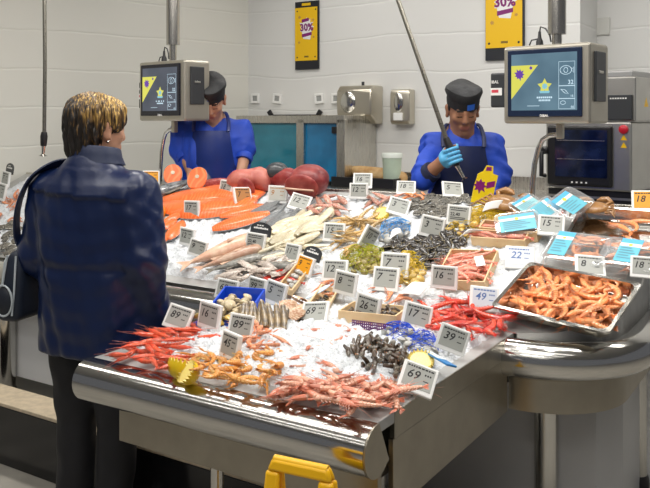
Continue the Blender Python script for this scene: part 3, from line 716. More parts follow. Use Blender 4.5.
def hand_prims(w, fw, up, size=1.0, curl=.6, side=1):
    """w wrist, fw finger direction, up back-of-hand normal, side: thumb side"""
    fw = Vector(fw).normalized(); up = Vector(up); up = (up-fw*up.dot(fw)).normalized(); sd = fw.cross(up)*side; w = Vector(w); s = size
    P = []
    for i, (o, l) in enumerate(((.030, .075), (.010, .083), (-.011, .077), (-.030, .06))):
        k = w+fw*(.085*s)+sd*(o*s); P.append(('c', tuple(w+sd*(o*.6*s)+fw*.01), tuple(k), .016*s, .0115*s, .012))
        d = fw.copy(); q = k; ax = sd*side
        for j, f in enumerate((.45, .32, .23)):
            d = (Matrix.Rotation(-curl*(.6+.35*j)*1.0*side, 3, ax) @ d); 
            n = q+d*(l*f*s); P.append(('c', tuple(q), tuple(n), (.0098-.001*j)*s, (.009-.001*j)*s, .003)); q = n
    t0 = w+fw*.02*s+sd*.026*s; t1 = t0+(fw*.6+sd*.75-up*.2).normalized()*.042*s; t2 = t1+(fw*.9+sd*.25-up*.35).normalized()*.034*s; t3 = t2+(fw*.95-up*.4).normalized()*.026*s
    P += [('c', tuple(t0), tuple(t1), .016*s, .0115*s, .01), ('c', tuple(t1), tuple(t2), .0115*s, .010*s, .003), ('c', tuple(t2), tuple(t3), .010*s, .008*s, .003)]
    return P
def grip_prims(c, axis, palm, size=1.0, rad=.024):
    """hand closed round a bar: c on the axis, palm = direction from bar to the palm"""
    ax = Vector(axis).normalized(); pl = Vector(palm); pl = (pl-ax*pl.dot(ax)).normalized(); sd = ax.cross(pl); c = Vector(c); P = []
    rr = rad+.009
    for i, (o, n) in enumerate(((.033, 200), (.011, 215), (-.011, 205), (-.032, 180))):
        pts = [c+ax*o*size+(pl*math.cos(math.radians(a))+sd*math.sin(math.radians(a)))*rr for a in np.linspace(25, n, 7)]
        for j in range(6): P.append(('c', tuple(pts[j]), tuple(pts[j+1]), .0100-.0003*j, .0097-.0003*j, .003))
        P.append(('c', tuple(c+ax*o*size*.9+pl*(rr+.006)), tuple(pts[0]), .015, .0105, .01))
    P += [('e', tuple(c+pl*(rr+.012)), (.02, .045, .02), None, .015), ('c', tuple(c+pl*(rr+.014)+ax*.025), tuple(c+pl*(rr+.014)-ax*.028), .02, .018, .012)]
    tp = [c+ax*.045+(pl*math.cos(math.radians(a))+sd*math.sin(math.radians(a)))*(rr+.002) for a in (-15, -60, -110, -150)]
    P += [('c', tuple(tp[0]), tuple(tp[1]), .014, .0115, .008), ('c', tuple(tp[1]), tuple(tp[2]), .0115, .0105, .003), ('c', tuple(tp[2]), tuple(tp[3]), .0105, .009, .003)]
    return P
def folds(P, amp, seed, fy=1):
    Q = P.copy(); r = np.random.RandomState(seed)
    c = P.mean(0); d = P-c; d[:, 2] = 0; n = d/(np.linalg.norm(d, axis=1, keepdims=True)+1e-6)
    f = 0
    for i in range(7):
        k = r.normal(size=3)*np.array([16, 16, 9*fy])*(1+.5*i); f = f+np.sin(P @ k+r.uniform(0, 6))/(1+.6*i)
    f = np.sign(f)*np.abs(f)**1.3
    return Q+n*(f*amp/2)[:, None]
class Pose:
    def __init__(s, base, face):
        s.b = Vector((base[0], base[1], 0)); s.f = Vector((face[0], face[1], 0)).normalized(); s.r = Vector((s.f.y, -s.f.x, 0))
        s.M = Matrix(((s.r.x, s.f.x, 0, s.b.x), (s.r.y, s.f.y, 0, s.b.y), (0, 0, 1, 0), (0, 0, 0, 1)))
    def loc(s, w): return tuple(s.M.inverted() @ Vector(w))
def person(pose, label):
    r = bpy.data.objects.new('person', None); return r
def legs(P, hip=.86, sp=.095, y=0):
    return [('c', (sp, y, hip), (sp+.005, y+.015, .47), .082, .055, .03), ('c', (sp+.005, y+.015, .47), (sp+.01, y-.02, .09), .054, .038, .02), ('c', (sp+.01, y-.03, .05), (sp+.02, y+.13, .035), .036, .028, .02),
            ('c', (-sp, y, hip), (-sp-.005, y+.015, .47), .082, .055, .03), ('c', (-sp-.005, y+.015, .47), (-sp-.01, y-.02, .09), .054, .038, .02), ('c', (-sp-.01, y-.03, .05), (-sp-.02, y+.13, .035), .036, .028, .02)]
def shoe_prims(sp, y): return [('c', (sp, y-.045, .045), (sp+.012, y+.15, .038), .046, .038, .03), ('c', (sp, y-.03, .06), (sp, y+.03, .075), .045, .04, .02)]
def trouser(sp, y, hip, r0=.105, r1=.075, r2=.07): return [('c', (sp, y, hip), (sp+.003, y+.012, .48), r0, r1+.008, .04), ('c', (sp+.003, y+.012, .48), (sp+.004, y-.012, .06), r1, r2, .03)]
# ------------------------------------------------------------------ the customer, seen from behind
cp = Pose((-.868, 3.02), (.36, .93))
hc = (-.004, .02, 1.508); HR = rot_yp(math.radians(-24), math.radians(8))
body = head_prims(hc, HR, 1.03)+[('c', (.006, .01, 1.46), (0, -.012, 1.33), .054, .062, .03)]
body += [('l', [(.82, 0, 0, .16, .11), (1.0, 0, 0, .135, .10), (1.2, 0, 0, .16, .11), (1.33, 0, -.01, .13, .08), (1.37, 0, -.01, .07, .06)], .05)]
EL_R, WR_R = (.238, -.03, 1.03), (.235, .06, .79); EL_L, WR_L = (-.235, -.02, 1.02), (-.13, .22, .93)
for sh, el, wr in (((.175, -.01, 1.285), EL_R, WR_R), ((-.175, -.01, 1.285), EL_L, WR_L)):
    body += [('c', sh, el, .055, .042, .03), ('c', el, wr, .042, .03, .02)]
body += hand_prims(WR_R, (0, .3, -.95), (1, 0, 0), 1, .5, 1)+hand_prims(WR_L, (.4, .9, 0), (-.2, 0, 1), 1, .5, 1)
body += legs(None, .84, .085, 0)
Pv, Q = blend(body, .0075)
hl = (np.array(HR).T @ (Pv-np.array(hc)).T).T/1.03
cen = Pv[Q].mean(1); hcn = hl[Q].mean(1)
mi = np.where((np.abs(hcn[:, 0]) < .024) & (hcn[:, 1] > .07) & (hcn[:, 2] < -.05) & (hcn[:, 2] > -.075), 1, np.where((np.abs(np.abs(hcn[:, 0])-.032) < .018) & (hcn[:, 1] > .06) & (np.abs(hcn[:, 2]-.031) < .006), 2, 0))
pr = link('person', np_mesh('person', Pv, Q, [SKIN, LIPS, BROW], mi), None, cp.M)
tag(pr, 'person with short blond-streaked hair and a navy jacket standing with their back to us', 'person')
# hair: layered strands over the skull
HAIR = bpy.data.materials.new('streaked_hair'); HAIR.use_nodes = True; nt = HAIR.node_tree; b = nt.nodes['Principled BSDF']; b.inputs['Roughness'].default_value = .42
tc = nt.nodes.new('ShaderNodeTexCoord'); mp = nt.nodes.new('ShaderNodeMapping'); mp.inputs['Scale'].default_value = (95, 95, 11); n = nt.nodes.new('ShaderNodeTexNoise'); n.inputs['Scale'].default_value = 1.6; n.inputs['Detail'].default_value = 6
nt.links.new(tc.outputs['Object'], mp.inputs['Vector']); nt.links.new(mp.outputs['Vector'], n.inputs['Vector'])
sp = nt.nodes.new('ShaderNodeSeparateXYZ'); nt.links.new(tc.outputs['Object'], sp.inputs[0])
# lighter streaks towards the crown and the right, darker at the nape
ma = nt.nodes.new('ShaderNodeMapRange'); ma.inputs['From Min'].default_value = 1.485; ma.inputs['From Max'].default_value = 1.63; nt.links.new(sp.outputs['Z'], ma.inputs['Value'])
mx = nt.nodes.new('ShaderNodeMapRange'); mx.inputs['From Min'].default_value = -.06; mx.inputs['From Max'].default_value = .11; nt.links.new(sp.outputs['X'], mx.inputs['Value'])
ad = nt.nodes.new('ShaderNodeMath'); ad.operation = 'MULTIPLY_ADD'; ad.inputs[1].default_value = .55; nt.links.new(mx.outputs['Result'], ad.inputs[0])
m2 = nt.nodes.new('ShaderNodeMath'); m2.operation = 'MULTIPLY'; m2.inputs[1].default_value = .55; nt.links.new(ma.outputs['Result'], m2.inputs[0]); nt.links.new(m2.outputs[0], ad.inputs[2])
a3 = nt.nodes.new('ShaderNodeMath'); a3.operation = 'MULTIPLY_ADD'; a3.inputs[1].default_value = .9; nt.links.new(ad.outputs[0], a3.inputs[0])
m4 = nt.nodes.new('ShaderNodeMath'); m4.operation = 'MULTIPLY_ADD'; m4.inputs[1].default_value = 2.2; m4.inputs[2].default_value = -1.30; nt.links.new(n.outputs['Fac'], m4.inputs[0]); nt.links.new(m4.outputs[0], a3.inputs[2])
cr = nt.nodes.new('ShaderNodeValToRGB'); e = cr.color_ramp.elements; e[0].position = .18; e[0].color = (.012, .009, .007, 1); e[1].position = .85; e[1].color = (.72, .46, .12, 1); q = e.new(.5); q.color = (.17, .095, .03, 1)
nt.links.new(a3.outputs[0], cr.inputs['Fac']); nt.links.new(cr.outputs['Color'], b.inputs['Base Color'])
hp = [('e', tuple(Vector(hc)+HR @ Vector((0, -.022, .042))), (.100, .112, .090), HR, .02), ('e', tuple(Vector(hc)+HR @ Vector((0, -.05, -.02))), (.088, .072, .085), HR, .03), ('e', tuple(Vector(hc)+HR @ Vector((0, -.058, -.088))), (.066, .045, .055), HR, .03)]
hp += [('e', tuple(Vector(hc)+HR @ Vector((.0, .042, .078))), (.080, .050, .038), HR, .02), ('e', tuple(Vector(hc)+HR @ Vector((.070, .04, .035))), (.020, .035, .045), HR, .015), ('e', tuple(Vector(hc)+HR @ Vector((-.072, .05, .03))), (.022, .04, .05), HR, .015),
       ('e', tuple(Vector(hc)+HR @ Vector((.082, .022, .03))), (.012, .02, .03), HR, .01)]
Pv, Q = blend(hp, .004)
g = Pv-np.array(hc); nn = g/(np.linalg.norm(g, axis=1, keepdims=True)+1e-6)
az = np.arctan2(g[:, 0], g[:, 1]); fl = np.sin(az*23+g[:, 2]*22+np.sin(g[:, 2]*60)*.8)*.0046+np.sin(az*41-g[:, 2]*30)*.0030+np.sin(g[:, 2]*120+az*9)*.001
Pv = Pv+nn*fl[:, None]
part('hair', np_mesh('hair', Pv, Q, HAIR), None, pr)
part('earring', MB().ell(tuple(Vector(hc)+HR @ Vector((.088, .0, -.05))), (.006, .006, .006), 10, 6), CHROME, pr)
NAVY = mat('navy_nylon', (.0035, .013, .062), .33, noise=.15, nscale=5, bump=.3, bscale=9, spec=.5, coat=.0)
NAVY.node_tree.nodes['Principled BSDF'].inputs['Sheen Weight'].default_value = .0
NAVYD = mat('dark_navy_lining', (.006, .015, .055), .5)
jk = [('l', [(.675, 0, 0, .238, .165), (.8, 0, 0, .236, .162), (.98, 0, -.0, .228, .155), (1.10, 0, -.005, .226, .15), (1.22, 0, -.012, .222, .14), (1.30, 0, -.018, .195, .125), (1.36, 0, -.02, .13, .10), (1.405, .002, -.015, .088, .085), (1.42, .002, -.01, .085, .08)], .05)]
for sh, el, wr in (((.19, -.012, 1.275), EL_R, WR_R), ((-.188, -.012, 1.275), EL_L, WR_L)):
    jk += [('c', sh, el, .080, .074, .05), ('c', el, wr, .074, .062, .03)]
Pv, Q = blend(jk, .0085)
ok = Pv[:, 2] < 1.36
F1 = folds(Pv, .011, 4); wgt = np.clip((1.38-Pv[:, 2])/.05, 0, 1)[:, None]
Pv = Pv*(1-wgt)+F1*wgt
# sleeve creases at the elbows, waist drawcord, yoke seam
ysm = 1.265-.06*Pv[:, 0]; back = (Pv[:, 1] < .02)
cenx = np.abs(Pv[:, 0]) < .2
dz = Pv[:, 2]-ysm; yo = back & (np.abs(Pv[:, 0]) < .21)
Pv[:, 1] -= np.where(yo & (dz > 0) & (dz < .10), .011*np.exp(-dz/.06), 0)
dw = Pv[:, 2]-1.0; Pv[:, 1] += np.where(back & (np.abs(Pv[:, 0]) < .2), .006*np.exp(-(dw/.016)**2), 0)
sl = (Pv[:, 0] > .17); Pv[:, 0] += np.where(sl, .0035*np.sin(Pv[:, 2]*62+Pv[:, 1]*90+np.sin(Pv[:, 2]*31)*1.6)*np.exp(-((Pv[:, 2]-1.05)/.16)**2), 0)
part('jacket', np_mesh('jacket', Pv, Q, NAVY), None, pr)
mb = MB(); rs = []
for z, rx, ry in ((1.375, .115, .100), (1.405, .102, .090), (1.432, .097, .086), (1.437, .092, .081), (1.42, .088, .077), (1.38, .085, .075)):
    rs.append([(.006+rx*math.cos(2*PI*j/32), -.004+ry*math.sin(2*PI*j/32), z+.012*(-math.sin(2*PI*j/32))) for j in range(32)])
mb.rings(rs, cap=False); part('collar', mb, NAVYD, pr)
TRO = mat('black_trousers', (.010, .010, .013), .7, noise=.3, nscale=10)
Pv, Q = blend([('l', [(.76, 0, 0, .19, .135), (.9, 0, 0, .19, .135)], .05)]+trouser(.092, 0, .78)+trouser(-.092, 0, .78), .009)
part('trousers', np_mesh('trousers', folds(Pv, .006, 9), Q, TRO), None, pr)
for s_ in (-1, 1):
    Pv, Q = blend(shoe_prims(.095*s_, 0), .008); Pv[:, 2] = np.maximum(Pv[:, 2], 0); part('shoe', np_mesh('shoe', Pv, Q, BLACK), None, pr)
# shoulder bag
BAGM = mat('slate_blue_bag', (.014, .022, .042), .55, noise=.3, nscale=12); PIPE = mat('pale_piping', (.50, .55, .58), .5); BAGD = mat('dark_bag_pocket', (.010, .014, .024), .5)
bg = empty('shoulder_bag', cp.M @ Matrix.Translation((-.29, .0, .775)), 'dark blue shoulder bag with pale piping hanging at the left side of the navy jacket', 'bag')
mb = MB().hexa([(-.085, -.13, .0), (.03, -.13, .0), (.03, .13, .0), (-.085, .13, .0)], [(-.045, -.10, .27), (.025, -.10, .27), (.025, .10, .27), (-.045, .10, .27)])
part('body', mb, BAGM, bg, True, .035, seg=5)
def rloop(f, y0, y1, z0, z1, r=.03, n=5):
    out = []
    for cy_, cz_, a0 in ((y1-r, z1-r, 0), (y0+r, z1-r, PI/2), (y0+r, z0+r, PI), (y1-r, z0+r, 1.5*PI)): out += [(f(cz_+r*math.sin(a0+PI/2*q/n)), cy_+r*math.cos(a0+PI/2*q/n), cz_+r*math.sin(a0+PI/2*q/n)) for q in range(n+1)]
    return out+[out[0]]
xf = lambda z: -.087+.040*z/.27
part('piping', MB().tube(rloop(xf, -.095, .095, .025, .245), .004, 6), PIPE, bg)
part('piping', MB().tube([(x, -.128+.030*z/.27, z) for x, y, z in rloop(lambda z: 0, 0, 1, .03, .24)[:0]] or [(-.06, -.126, .03), (-.05, -.116, .12), (-.035, -.102, .25)], .004, 6), PIPE, bg)
part('piping', MB().tube([(.012, -.130, .03), (.012, -.118, .12), (.008, -.104, .25)], .004, 6), PIPE, bg)
part('pocket', MB().ell((-.025, -.125, .085), (.040, .022, .055), 18, 8), BAGD, bg)
part('piping', MB().tube([(-.025+.043*math.cos(q*2*PI/20), -.135+.0*q, .085+.058*math.sin(q*2*PI/20)) for q in range(21)], .004, 6), PIPE, bg)
sp_ = [tuple(Vector(q)-Vector((-.29, 0, .775))) for q in ((-.30, -.04, 1.03), (-.312, -.065, 1.10), (-.288, -.09, 1.19), (-.258, -.095, 1.265), (-.218, -.09, 1.325), (-.175, -.06, 1.362), (-.145, -.0, 1.375), (-.14, .06, 1.35), (-.16, .11, 1.26), (-.22, .13, 1.12), (-.28, .07, 1.03))]
def smooth(pts, n=6):
    out = []; m = len(pts); P_ = [Vector(p) for p in pts]
    for i in range(m-1):
        a, b_, c, d = P_[max(i-1, 0)], P_[i], P_[i+1], P_[min(i+2, m-1)]
        for k in range(n):
            t = k/n; out.append(.5*((2*b_)+(c-a)*t+(2*a-5*b_+4*c-d)*t*t+(3*b_-a-3*c+d)*t**3))
    return out+[P_[-1]]
mb = MB(); pts = smooth(sp_); cen_ = Vector((.12, 0, .3)); rs = []
for i, p in enumerate(pts):
    t = (pts[min(i+1, len(pts)-1)]-pts[max(i-1, 0)]).normalized(); n_ = (p-Vector((.29, -.01, p.z*.5+.18))).normalized(); w_ = t.cross(n_).normalized(); n_ = w_.cross(t)
    rs.append([p+w_*.021+n_*.003, p-w_*.021+n_*.003, p-w_*.021-n_*.003, p+w_*.021-n_*.003])
mb.rings(rs); sto = part('strap', mb, NAVYD, bg)
mb = MB(); mb.rings([[q[0]*1.0+(q[1]-q[0])*.02+(q[0]-q[3])*.2, q[0]+(q[1]-q[0])*.16+(q[0]-q[3])*.2, q[0]+(q[1]-q[0])*.16, q[0]+(q[1]-q[0])*.02] for q in [[Vector(x) for x in r_] for r_ in rs]]); part('strap_edge', mb, PIPE, sto)
# ------------------------------------------------------------------ workers
BLUE = mat('royal_blue_cloth', (.006, .060, .52), .6, noise=.25, nscale=7, bump=.3, bscale=18); BLUED = mat('dark_blue_apron', (.006, .024, .17), .34, noise=.2, nscale=6, bump=.2, bscale=14)
APR = mat('navy_apron', (.006, .014, .075), .5, noise=.2, nscale=9, bump=.2, bscale=14)
CAPM = mat('black_cap', (.010, .011, .013), .6, bump=.3, bscale=40); CAPB = mat('blue_badge', (.02, .13, .62), .5); GLOVE = mat('blue_glove', (.10, .42, .72), .4); DHAIR = mat('black_hair', (.012, .009, .008), .6)
def worker(pose, ht, head, HR_, el_r, wr_r, el_l, wr_l, handsR, handsL, label, skin, shirt, apron, cuffs, sleeve_end, badge, wide=1.0, shz=1.46):
    k = ht/1.72; sh = shz
    body = head_prims(head, HR_, 1.0)+[('c', tuple(Vector(head)+Vector((0, -.01, -.05))), (0, -.03, sh+.02), .053, .06, .03)]
    body += [('l', [(.88*k, 0, 0, .15, .11), (1.05*k, 0, 0, .145, .105), (1.25*k, 0, 0, .165, .11), (sh, 0, -.02, .13, .08), (sh+.05, 0, -.025, .06, .055)], .05)]
    SR, SL = (.165*wide, -.01, sh-.055), (-.165*wide, -.01, sh-.055)
    for s_, e_, w_ in ((SR, el_r, wr_r), (SL, el_l, wr_l)): body += [('c', s_, e_, .030, .034, .03), ('c', e_, w_, .040, .029, .02)]
    body += handsR+handsL+legs(None, .88*k, .095, 0)
    Pv, Q = blend(body, .0065)
    hl = (np.array(HR_).T @ (Pv-np.array(head)).T).T; h_ = hl[Q].mean(1)
    mi = np.zeros(len(Q), int)
    mi[(np.abs(h_[:, 0]) < .022) & (h_[:, 1] > .08) & (h_[:, 2] < -.053) & (h_[:, 2] > -.071)] = 1
    mi[(np.abs(np.abs(h_[:, 0])-.032) < .02) & (h_[:, 1] > .065) & (np.abs(h_[:, 2]-.031) < .0045)] = 2
    mi[(np.abs(np.abs(h_[:, 0])-.031) < .013) & (h_[:, 1] > .07) & (np.abs(h_[:, 2]+.001) < .003)] = 2
    o = link('person', np_mesh('person', Pv, Q, [skin, LIPS, BROW], mi), None, pose.M); tag(o, label, 'person')
    # shirt
    tp = [('l', [(.80*k, 0, 0, .20*wide, .145), (1.0*k, 0, 0, .19*wide, .14), (1.2*k, 0, .005, .195*wide, .14), (sh-.10, 0, -.005, .185*wide, .125), (sh-.02, 0, -.02, .145*wide, .10), (sh+.03, 0, -.022, .095, .085), (sh+.065, 0, -.012, .074, .074)], .05)]
    for s_, e_, w_, se in ((SR, el_r, wr_r, sleeve_end[0]), (SL, el_l, wr_l, sleeve_end[1])):
        s_, e_, w_ = Vector(s_), Vector(e_), Vector(w_); tp += [('c', tuple(s_), tuple(e_), .066, .060, .05)]
        if se > 0: tp += [('c', tuple(e_), tuple(e_.lerp(w_, se)), .060, .048, .03)]
    Pv, Q = blend(tp, .008); part('shirt', np_mesh('shirt', folds(Pv, .022, 11+int(ht*100)), Q, shirt), None, o)
    for (e_, w_, se) in ((el_r, wr_r, sleeve_end[0]), (el_l, wr_l, sleeve_end[1])):
        e_, w_ = Vector(e_), Vector(w_); c_ = e_.lerp(w_, min(.96, se+.20)); d_ = (w_-e_).normalized()
        part('cuff', MB().tube([c_-d_*.02, c_, c_+d_*.022], [.052, .056, .050], 18), cuffs, o)
    # apron: bib, skirt and straps
    mb = MB(); rs = []
    for z, hw, y in ((.55*k, .235, .17), (.8*k, .225, .175), (1.02*k, .20, .165), (1.12*k, .185, .16), (1.22*k, .14, .165), (sh-.10, .115, .15), (sh-.06, .11, .14)):
        rs.append([(hw*q, y-.05*(q*q)*(hw/.15)-(.035*abs(q)**3 if hw > .17 else 0)+.006, z) for q in np.linspace(-1, 1, 17)])
    th_ = [[(x, y-.004, z) for x, y, z in r_] for r_ in rs]
    mb.rings([a+b[::-1] for a, b in zip(rs, th_)]); ap = part('apron', mb, apron, o)
    for q in (-1, 1):
        part('strap', MB().tube(smooth([(.105*q, .125, sh-.065), (.105*q, .085, sh-.005), (.085*q, .03, sh+.05), (.05*q, -.08, sh+.045)]), .011, 8, flat=.5), apron, ap)
    Pv, Q = blend([('l', [(.80*k, 0, 0, .175, .125), (.98*k, 0, 0, .165, .12)], .05)]+trouser(.095, 0, .82*k)+trouser(-.095, 0, .82*k), .011); part('trousers', np_mesh('trousers', folds(Pv, .006, 5), Q, TRO), None, o)
    for s_ in (-1, 1):
        Pv, Q = blend(shoe_prims(.097*s_, 0), .01); Pv[:, 2] = np.maximum(Pv[:, 2], 0); part('shoe', np_mesh('shoe', Pv, Q, BLACK), None, o)
    # cap and hair
    hd = Vector(head); T = lambda x, y, z: tuple(hd+HR_ @ Vector((x, y, z)))
    HM = Matrix.Translation(hd) @ HR_.to_4x4()
    mb = MB(); rs = []
    for z, rx, ry, yo in ((.040, .085, .103, -.010), (.062, .087, .105, -.010), (.085, .086, .104, -.010), (.087, .090, .108, -.010), (.105, .098, .115, -.012), (.122, .094, .110, -.014), (.133, .075, .09, -.016), (.137, .03, .035, -.016)):
        rs.append([(rx*math.cos(2*PI*j/40)*(1+.012*math.sin(j*5)*(z > .1)), yo+ry*math.sin(2*PI*j/40), z+.006*math.sin(3*2*PI*j/40)*(z > .1)+.012*math.sin(2*PI*j/40)*(z < .09)*-1) for j in range(40)])
    mb.rings(rs); cp_ = part('cap', mb, CAPM, o, M=HM)
    mb = MB(); mb.rings([[((.0885)*math.cos(a), -.010+(.1085)*math.sin(a), z-.012*math.sin(a)) for a in np.linspace(badge[0], badge[1], 10)] for z in (.050, .082)], cap=False, close=False); part('badge', mb, CAPB, cp_)
    Pv, Q = blend([('e', T(0, -.03, .02), (.080, .088, .07), HR_, .02), ('e', T(0, -.05, -.03), (.068, .058, .05), HR_, .02), ('e', T(.074, .01, .03), (.008, .018, .03), HR_, .01), ('e', T(-.074, .01, .03), (.008, .018, .03), HR_, .01)], .007); part('hair', np_mesh('hair', Pv, Q, DHAIR), None, o)
    return o
# right-hand worker with the spray lance. local x = person's right = picture left
wp = Pose(tuple(ray(462, 300, 4.28))[:2], (-.10, -1))
tip = ray(465, 180, 3.99); g1 = ray(457, 166, 4.01); gc = ray(453.5, 156, 4.02); g0 = ray(446, 138, 4.035); topc = ray(398, 0, 4.10)
L = wp.loc
dirv = (topc-g0).normalized(); sky = topc+dirv*((ZC-topc.z)/dirv.z)
axis_l = Vector(L(g0))-Vector(L(g1))
wr_r = L(ray(444, 160, 4.05)); el_r = L(ray(424, 178, 4.15)); el_l = L(ray(497, 176, 4.22)); wr_l = L(ray(487, 203, 4.10))
grip = grip_prims(L(gc), axis_l, Vector(wr_r)-Vector(L(gc)), 1.0, .021)
wrist_link = [('c', wr_r, tuple(Vector(L(gc))+(Vector(wr_r)-Vector(L(gc))).normalized()*.04), .03, .026, .015)]
hd = (.0, .045, 1.592); HRw = rot_yp(math.radians(6), math.radians(24))
wk = worker(wp, 1.72, hd, HRw, el_r, wr_r, el_l, wr_l, grip+wrist_link, hand_prims(wr_l, (.3, .6, -.75), (0, .7, .5), 1, .5, 1),
       'person in blue shirt and black cap gripping the spray lance with a blue glove', SKIN2, BLUE, APR, mat('dark_cuff', (.008, .014, .05), .6), (0.12, .92), (1.62, 2.1), 1.0, 1.465)
Pv, Q = blend(grip_prims(L(gc), axis_l, Vector(wr_r)-Vector(L(gc)), 1.0, .0245)+[('c', tuple(Vector(wr_r).lerp(Vector(L(gc)), .12)), tuple(Vector(L(gc))+(Vector(wr_r)-Vector(L(gc))).normalized()*.035), .036, .028, .015)], .004); part('glove', np_mesh('glove', Pv, Q, GLOVE), None, wk)
h1 = hose([sky, topc, g0], [g0, g0.lerp(g1, .35), g0.lerp(g1, .8), g1], [g1, g1.lerp(tip, .4), g1.lerp(tip, .8), tip], 'long steel spray lance coming down from the ceiling into the blue glove')
a = ray(43.5, 0, 4.6); b_ = ray(44.2, 132, 4.6); c_ = ray(43.5, 146, 4.6); d_ = ray(43, 156, 4.6)
top2 = Vector((a.x, a.y, ZC))
hose([top2, a.lerp(b_, .5)+Vector((.006, 0, 0)), b_], [b_, b_.lerp(c_, .3), b_.lerp(c_, .8), c_], [c_, c_.lerp(d_, .4), c_.lerp(d_, .8), d_], 'thin dark spray hose hanging straight down at the left, behind the customer')
# left-hand worker, bending forward, rolled sleeves
wl = Pose(tuple(ray(212, 300, 5.0))[:2], (.10, -1)); L = wl.loc
el_r2 = L(ray(182, 150, 4.98)); wr_r2 = L(ray(192, 174, 4.86)); el_l2 = L(ray(246, 150, 4.98)); wr_l2 = L(ray(240, 176, 4.86))
worker(wl, 1.80, (.0, .085, 1.665), rot_yp(math.radians(-4), math.radians(40)), el_r2, wr_r2, el_l2, wr_l2, hand_prims(wr_r2, (-.2, .7, -.6), (0, .6, .7), 1, .5, -1), hand_prims(wr_l2, (.2, .7, -.6), (0, .6, .7), 1, .5, 1),
       'person in blue shirt and black cap bending down behind the left screen', SKIN, BLUE, BLUED, BLUE, (0.1, .1), (1.0, 1.5), 1.15, 1.535)
# ================================================================== SEAFOOD MATERIALS
def sea(name, c, c2=None, rough=.28, ns=40, **k): return mat(name, c, rough, col2=c2 or tuple(x*.62 for x in c), nscale=ns, objvar=.28, coat=.25, **k)
# ------------------------------------------------------------------ prawns
def spine(curv, L=1.0, n=26):
    pts = []; x = y = 0; ds = L/n
    for i in range(n+1):
        s = i/n; th = curv*max(0, s-.32)/.68; pts.append((Vector((x, y, 0)), th)); x += math.cos(th)*ds; y -= math.sin(th)*ds
    return pts
def prawn_parts(curv, fat=1.0, claws=False, seed=0, feel=1.0):
    """returns mesh builders: abdomen, head, tail fan, legs, feelers. Head end at +x... lies on its side in the xy plane"""
    sp = spine(curv); n = len(sp)-1; rr = random.Random(seed); mid = sp[n//2][0].copy()
    def at(s):
        i = min(n, max(0, s*n)); k = int(i); f = i-k; p, th = sp[k]
        if k < n: p = p.lerp(sp[k+1][0], f); th = th+(sp[k+1][1]-th)*f
        return p-mid, th
    def ring(s, ru, rz, m=9):
        p, th = at(s); nu = Vector((math.sin(th), math.cos(th), 0))
        return [p+nu*(math.cos(2*PI*j/m)*ru)+Vector((0, 0, math.sin(2*PI*j/m)*rz)) for j in range(m)]
    ab = MB(); rs = []
    for i in range(6):
        s0 = .40+i*.085; r = (.072-.0068*i)*fat
        rs += [ring(s0, r*.93, r*.82), ring(s0+.03, r, r*.9), ring(s0+.072, r*1.04, r*.93), ring(s0+.083, r*.90, r*.78)]
    ab.rings(rs)
    hd = MB(); hd.rings([ring(s, r*fat, r*.85*fat) for s, r in ((0.02, .006), (.08, .018), (.14, .042), (.22, .062), (.32, .074), (.40, .074), (.435, .06))])
    p, th = at(.12); hd.tube([p+Vector((.02, .03, 0)), p+Vector((-.10, .055, 0)), p+Vector((-.2, .075, 0))], [.012, .008, .001], 5)
    for z in (-.04, .04): hd.ell(p+Vector((-.01, .01, z*fat)), (.014, .014, .014), 8, 5)
    tl = MB(); p, th = at(.90); q, th2 = at(1.0); d = Vector((math.cos(th2), -math.sin(th2), 0)); w = Vector((math.sin(th2), math.cos(th2), 0))
    for k in (-1, -.45, .15, .7):
        e = (d*.15+w*.06*k+Vector((0, 0, .045*k))); tl.tube([p, p+e*.6, p+e], [.012*fat, .03*fat, .008], 6, flat=.35)
    lg = MB()
    for i in range(5):
        s = .18+i*.05; p, th = at(s); w = -Vector((math.sin(th), math.cos(th), 0)); b = p+w*.055*fat
        for z in (-1, 1):
            k1 = b+w*.08+Vector((-.02-rr.uniform(0, .03), 0, .03*z)); k2 = k1+w*.05+Vector((-.07, 0, .01*z)); lg.tube([b+Vector((0, 0, .02*z)), k1, k2], [.010, .008, .003], 5)
    for i in range(5):
        s = .47+i*.08; p, th = at(s); w = -Vector((math.sin(th), math.cos(th), 0)); b = p+w*.045*fat
        lg.tube([b, b+w*.045+Vector((-.03, 0, 0)), b+w*.05+Vector((-.06, 0, .0))], [.014, .012, .004], 5)
    fe = MB(); p, th = at(.05)
    for z, a in ((-.02, .25), (.02, -.2)):
        q = [p+Vector((.03, 0, z))]
        for j in range(6): a2 = a*(j+1)*.4; q.append(q[-1]+Vector((-math.cos(a2)*.11*feel, math.sin(a2)*.11*feel, z*.3)))
        fe.tube(q, [.006, .005, .005, .004, .003, .003, .002], 4)
    cl = None
    if claws:
        cl = []
        for z in (-1, 1):
            m = MB(); p, th = at(.16); b = p+Vector((0, -.03, .04*z)); k1 = b+Vector((-.10, -.10, .04*z)); k2 = k1+Vector((-.22, -.02, .01*z)); m.tube([b, k1, k1.lerp(k2, .5), k2], [.018, .022, .034, .026], 7)
            m.tube([k2, k2+Vector((-.16, .025, 0))], [.017, .003], 5); m.tube([k2, k2+Vector((-.15, -.035, 0))], [.017, .003], 5); cl.append(m)
    return ab, hd, tl, lg, fe, cl
_proto = {}
def prawn_proto(kind, var, name, mats, curv, fat, claws=False, feel=1.0, lod=0):
    ab, hd, tl, lg, fe, cl = prawn_parts(curv, fat, claws, var, feel)
    o = part(name, ab, mats[0]); part('head', hd, mats[1], o); part('tail_fan', tl, mats[1], o)
    if lod < 2: part('legs', lg, mats[2], o); part('feelers', fe, mats[2], o)
    if cl:
        for c in cl: part('claw', c, mats[1], o)
    return o
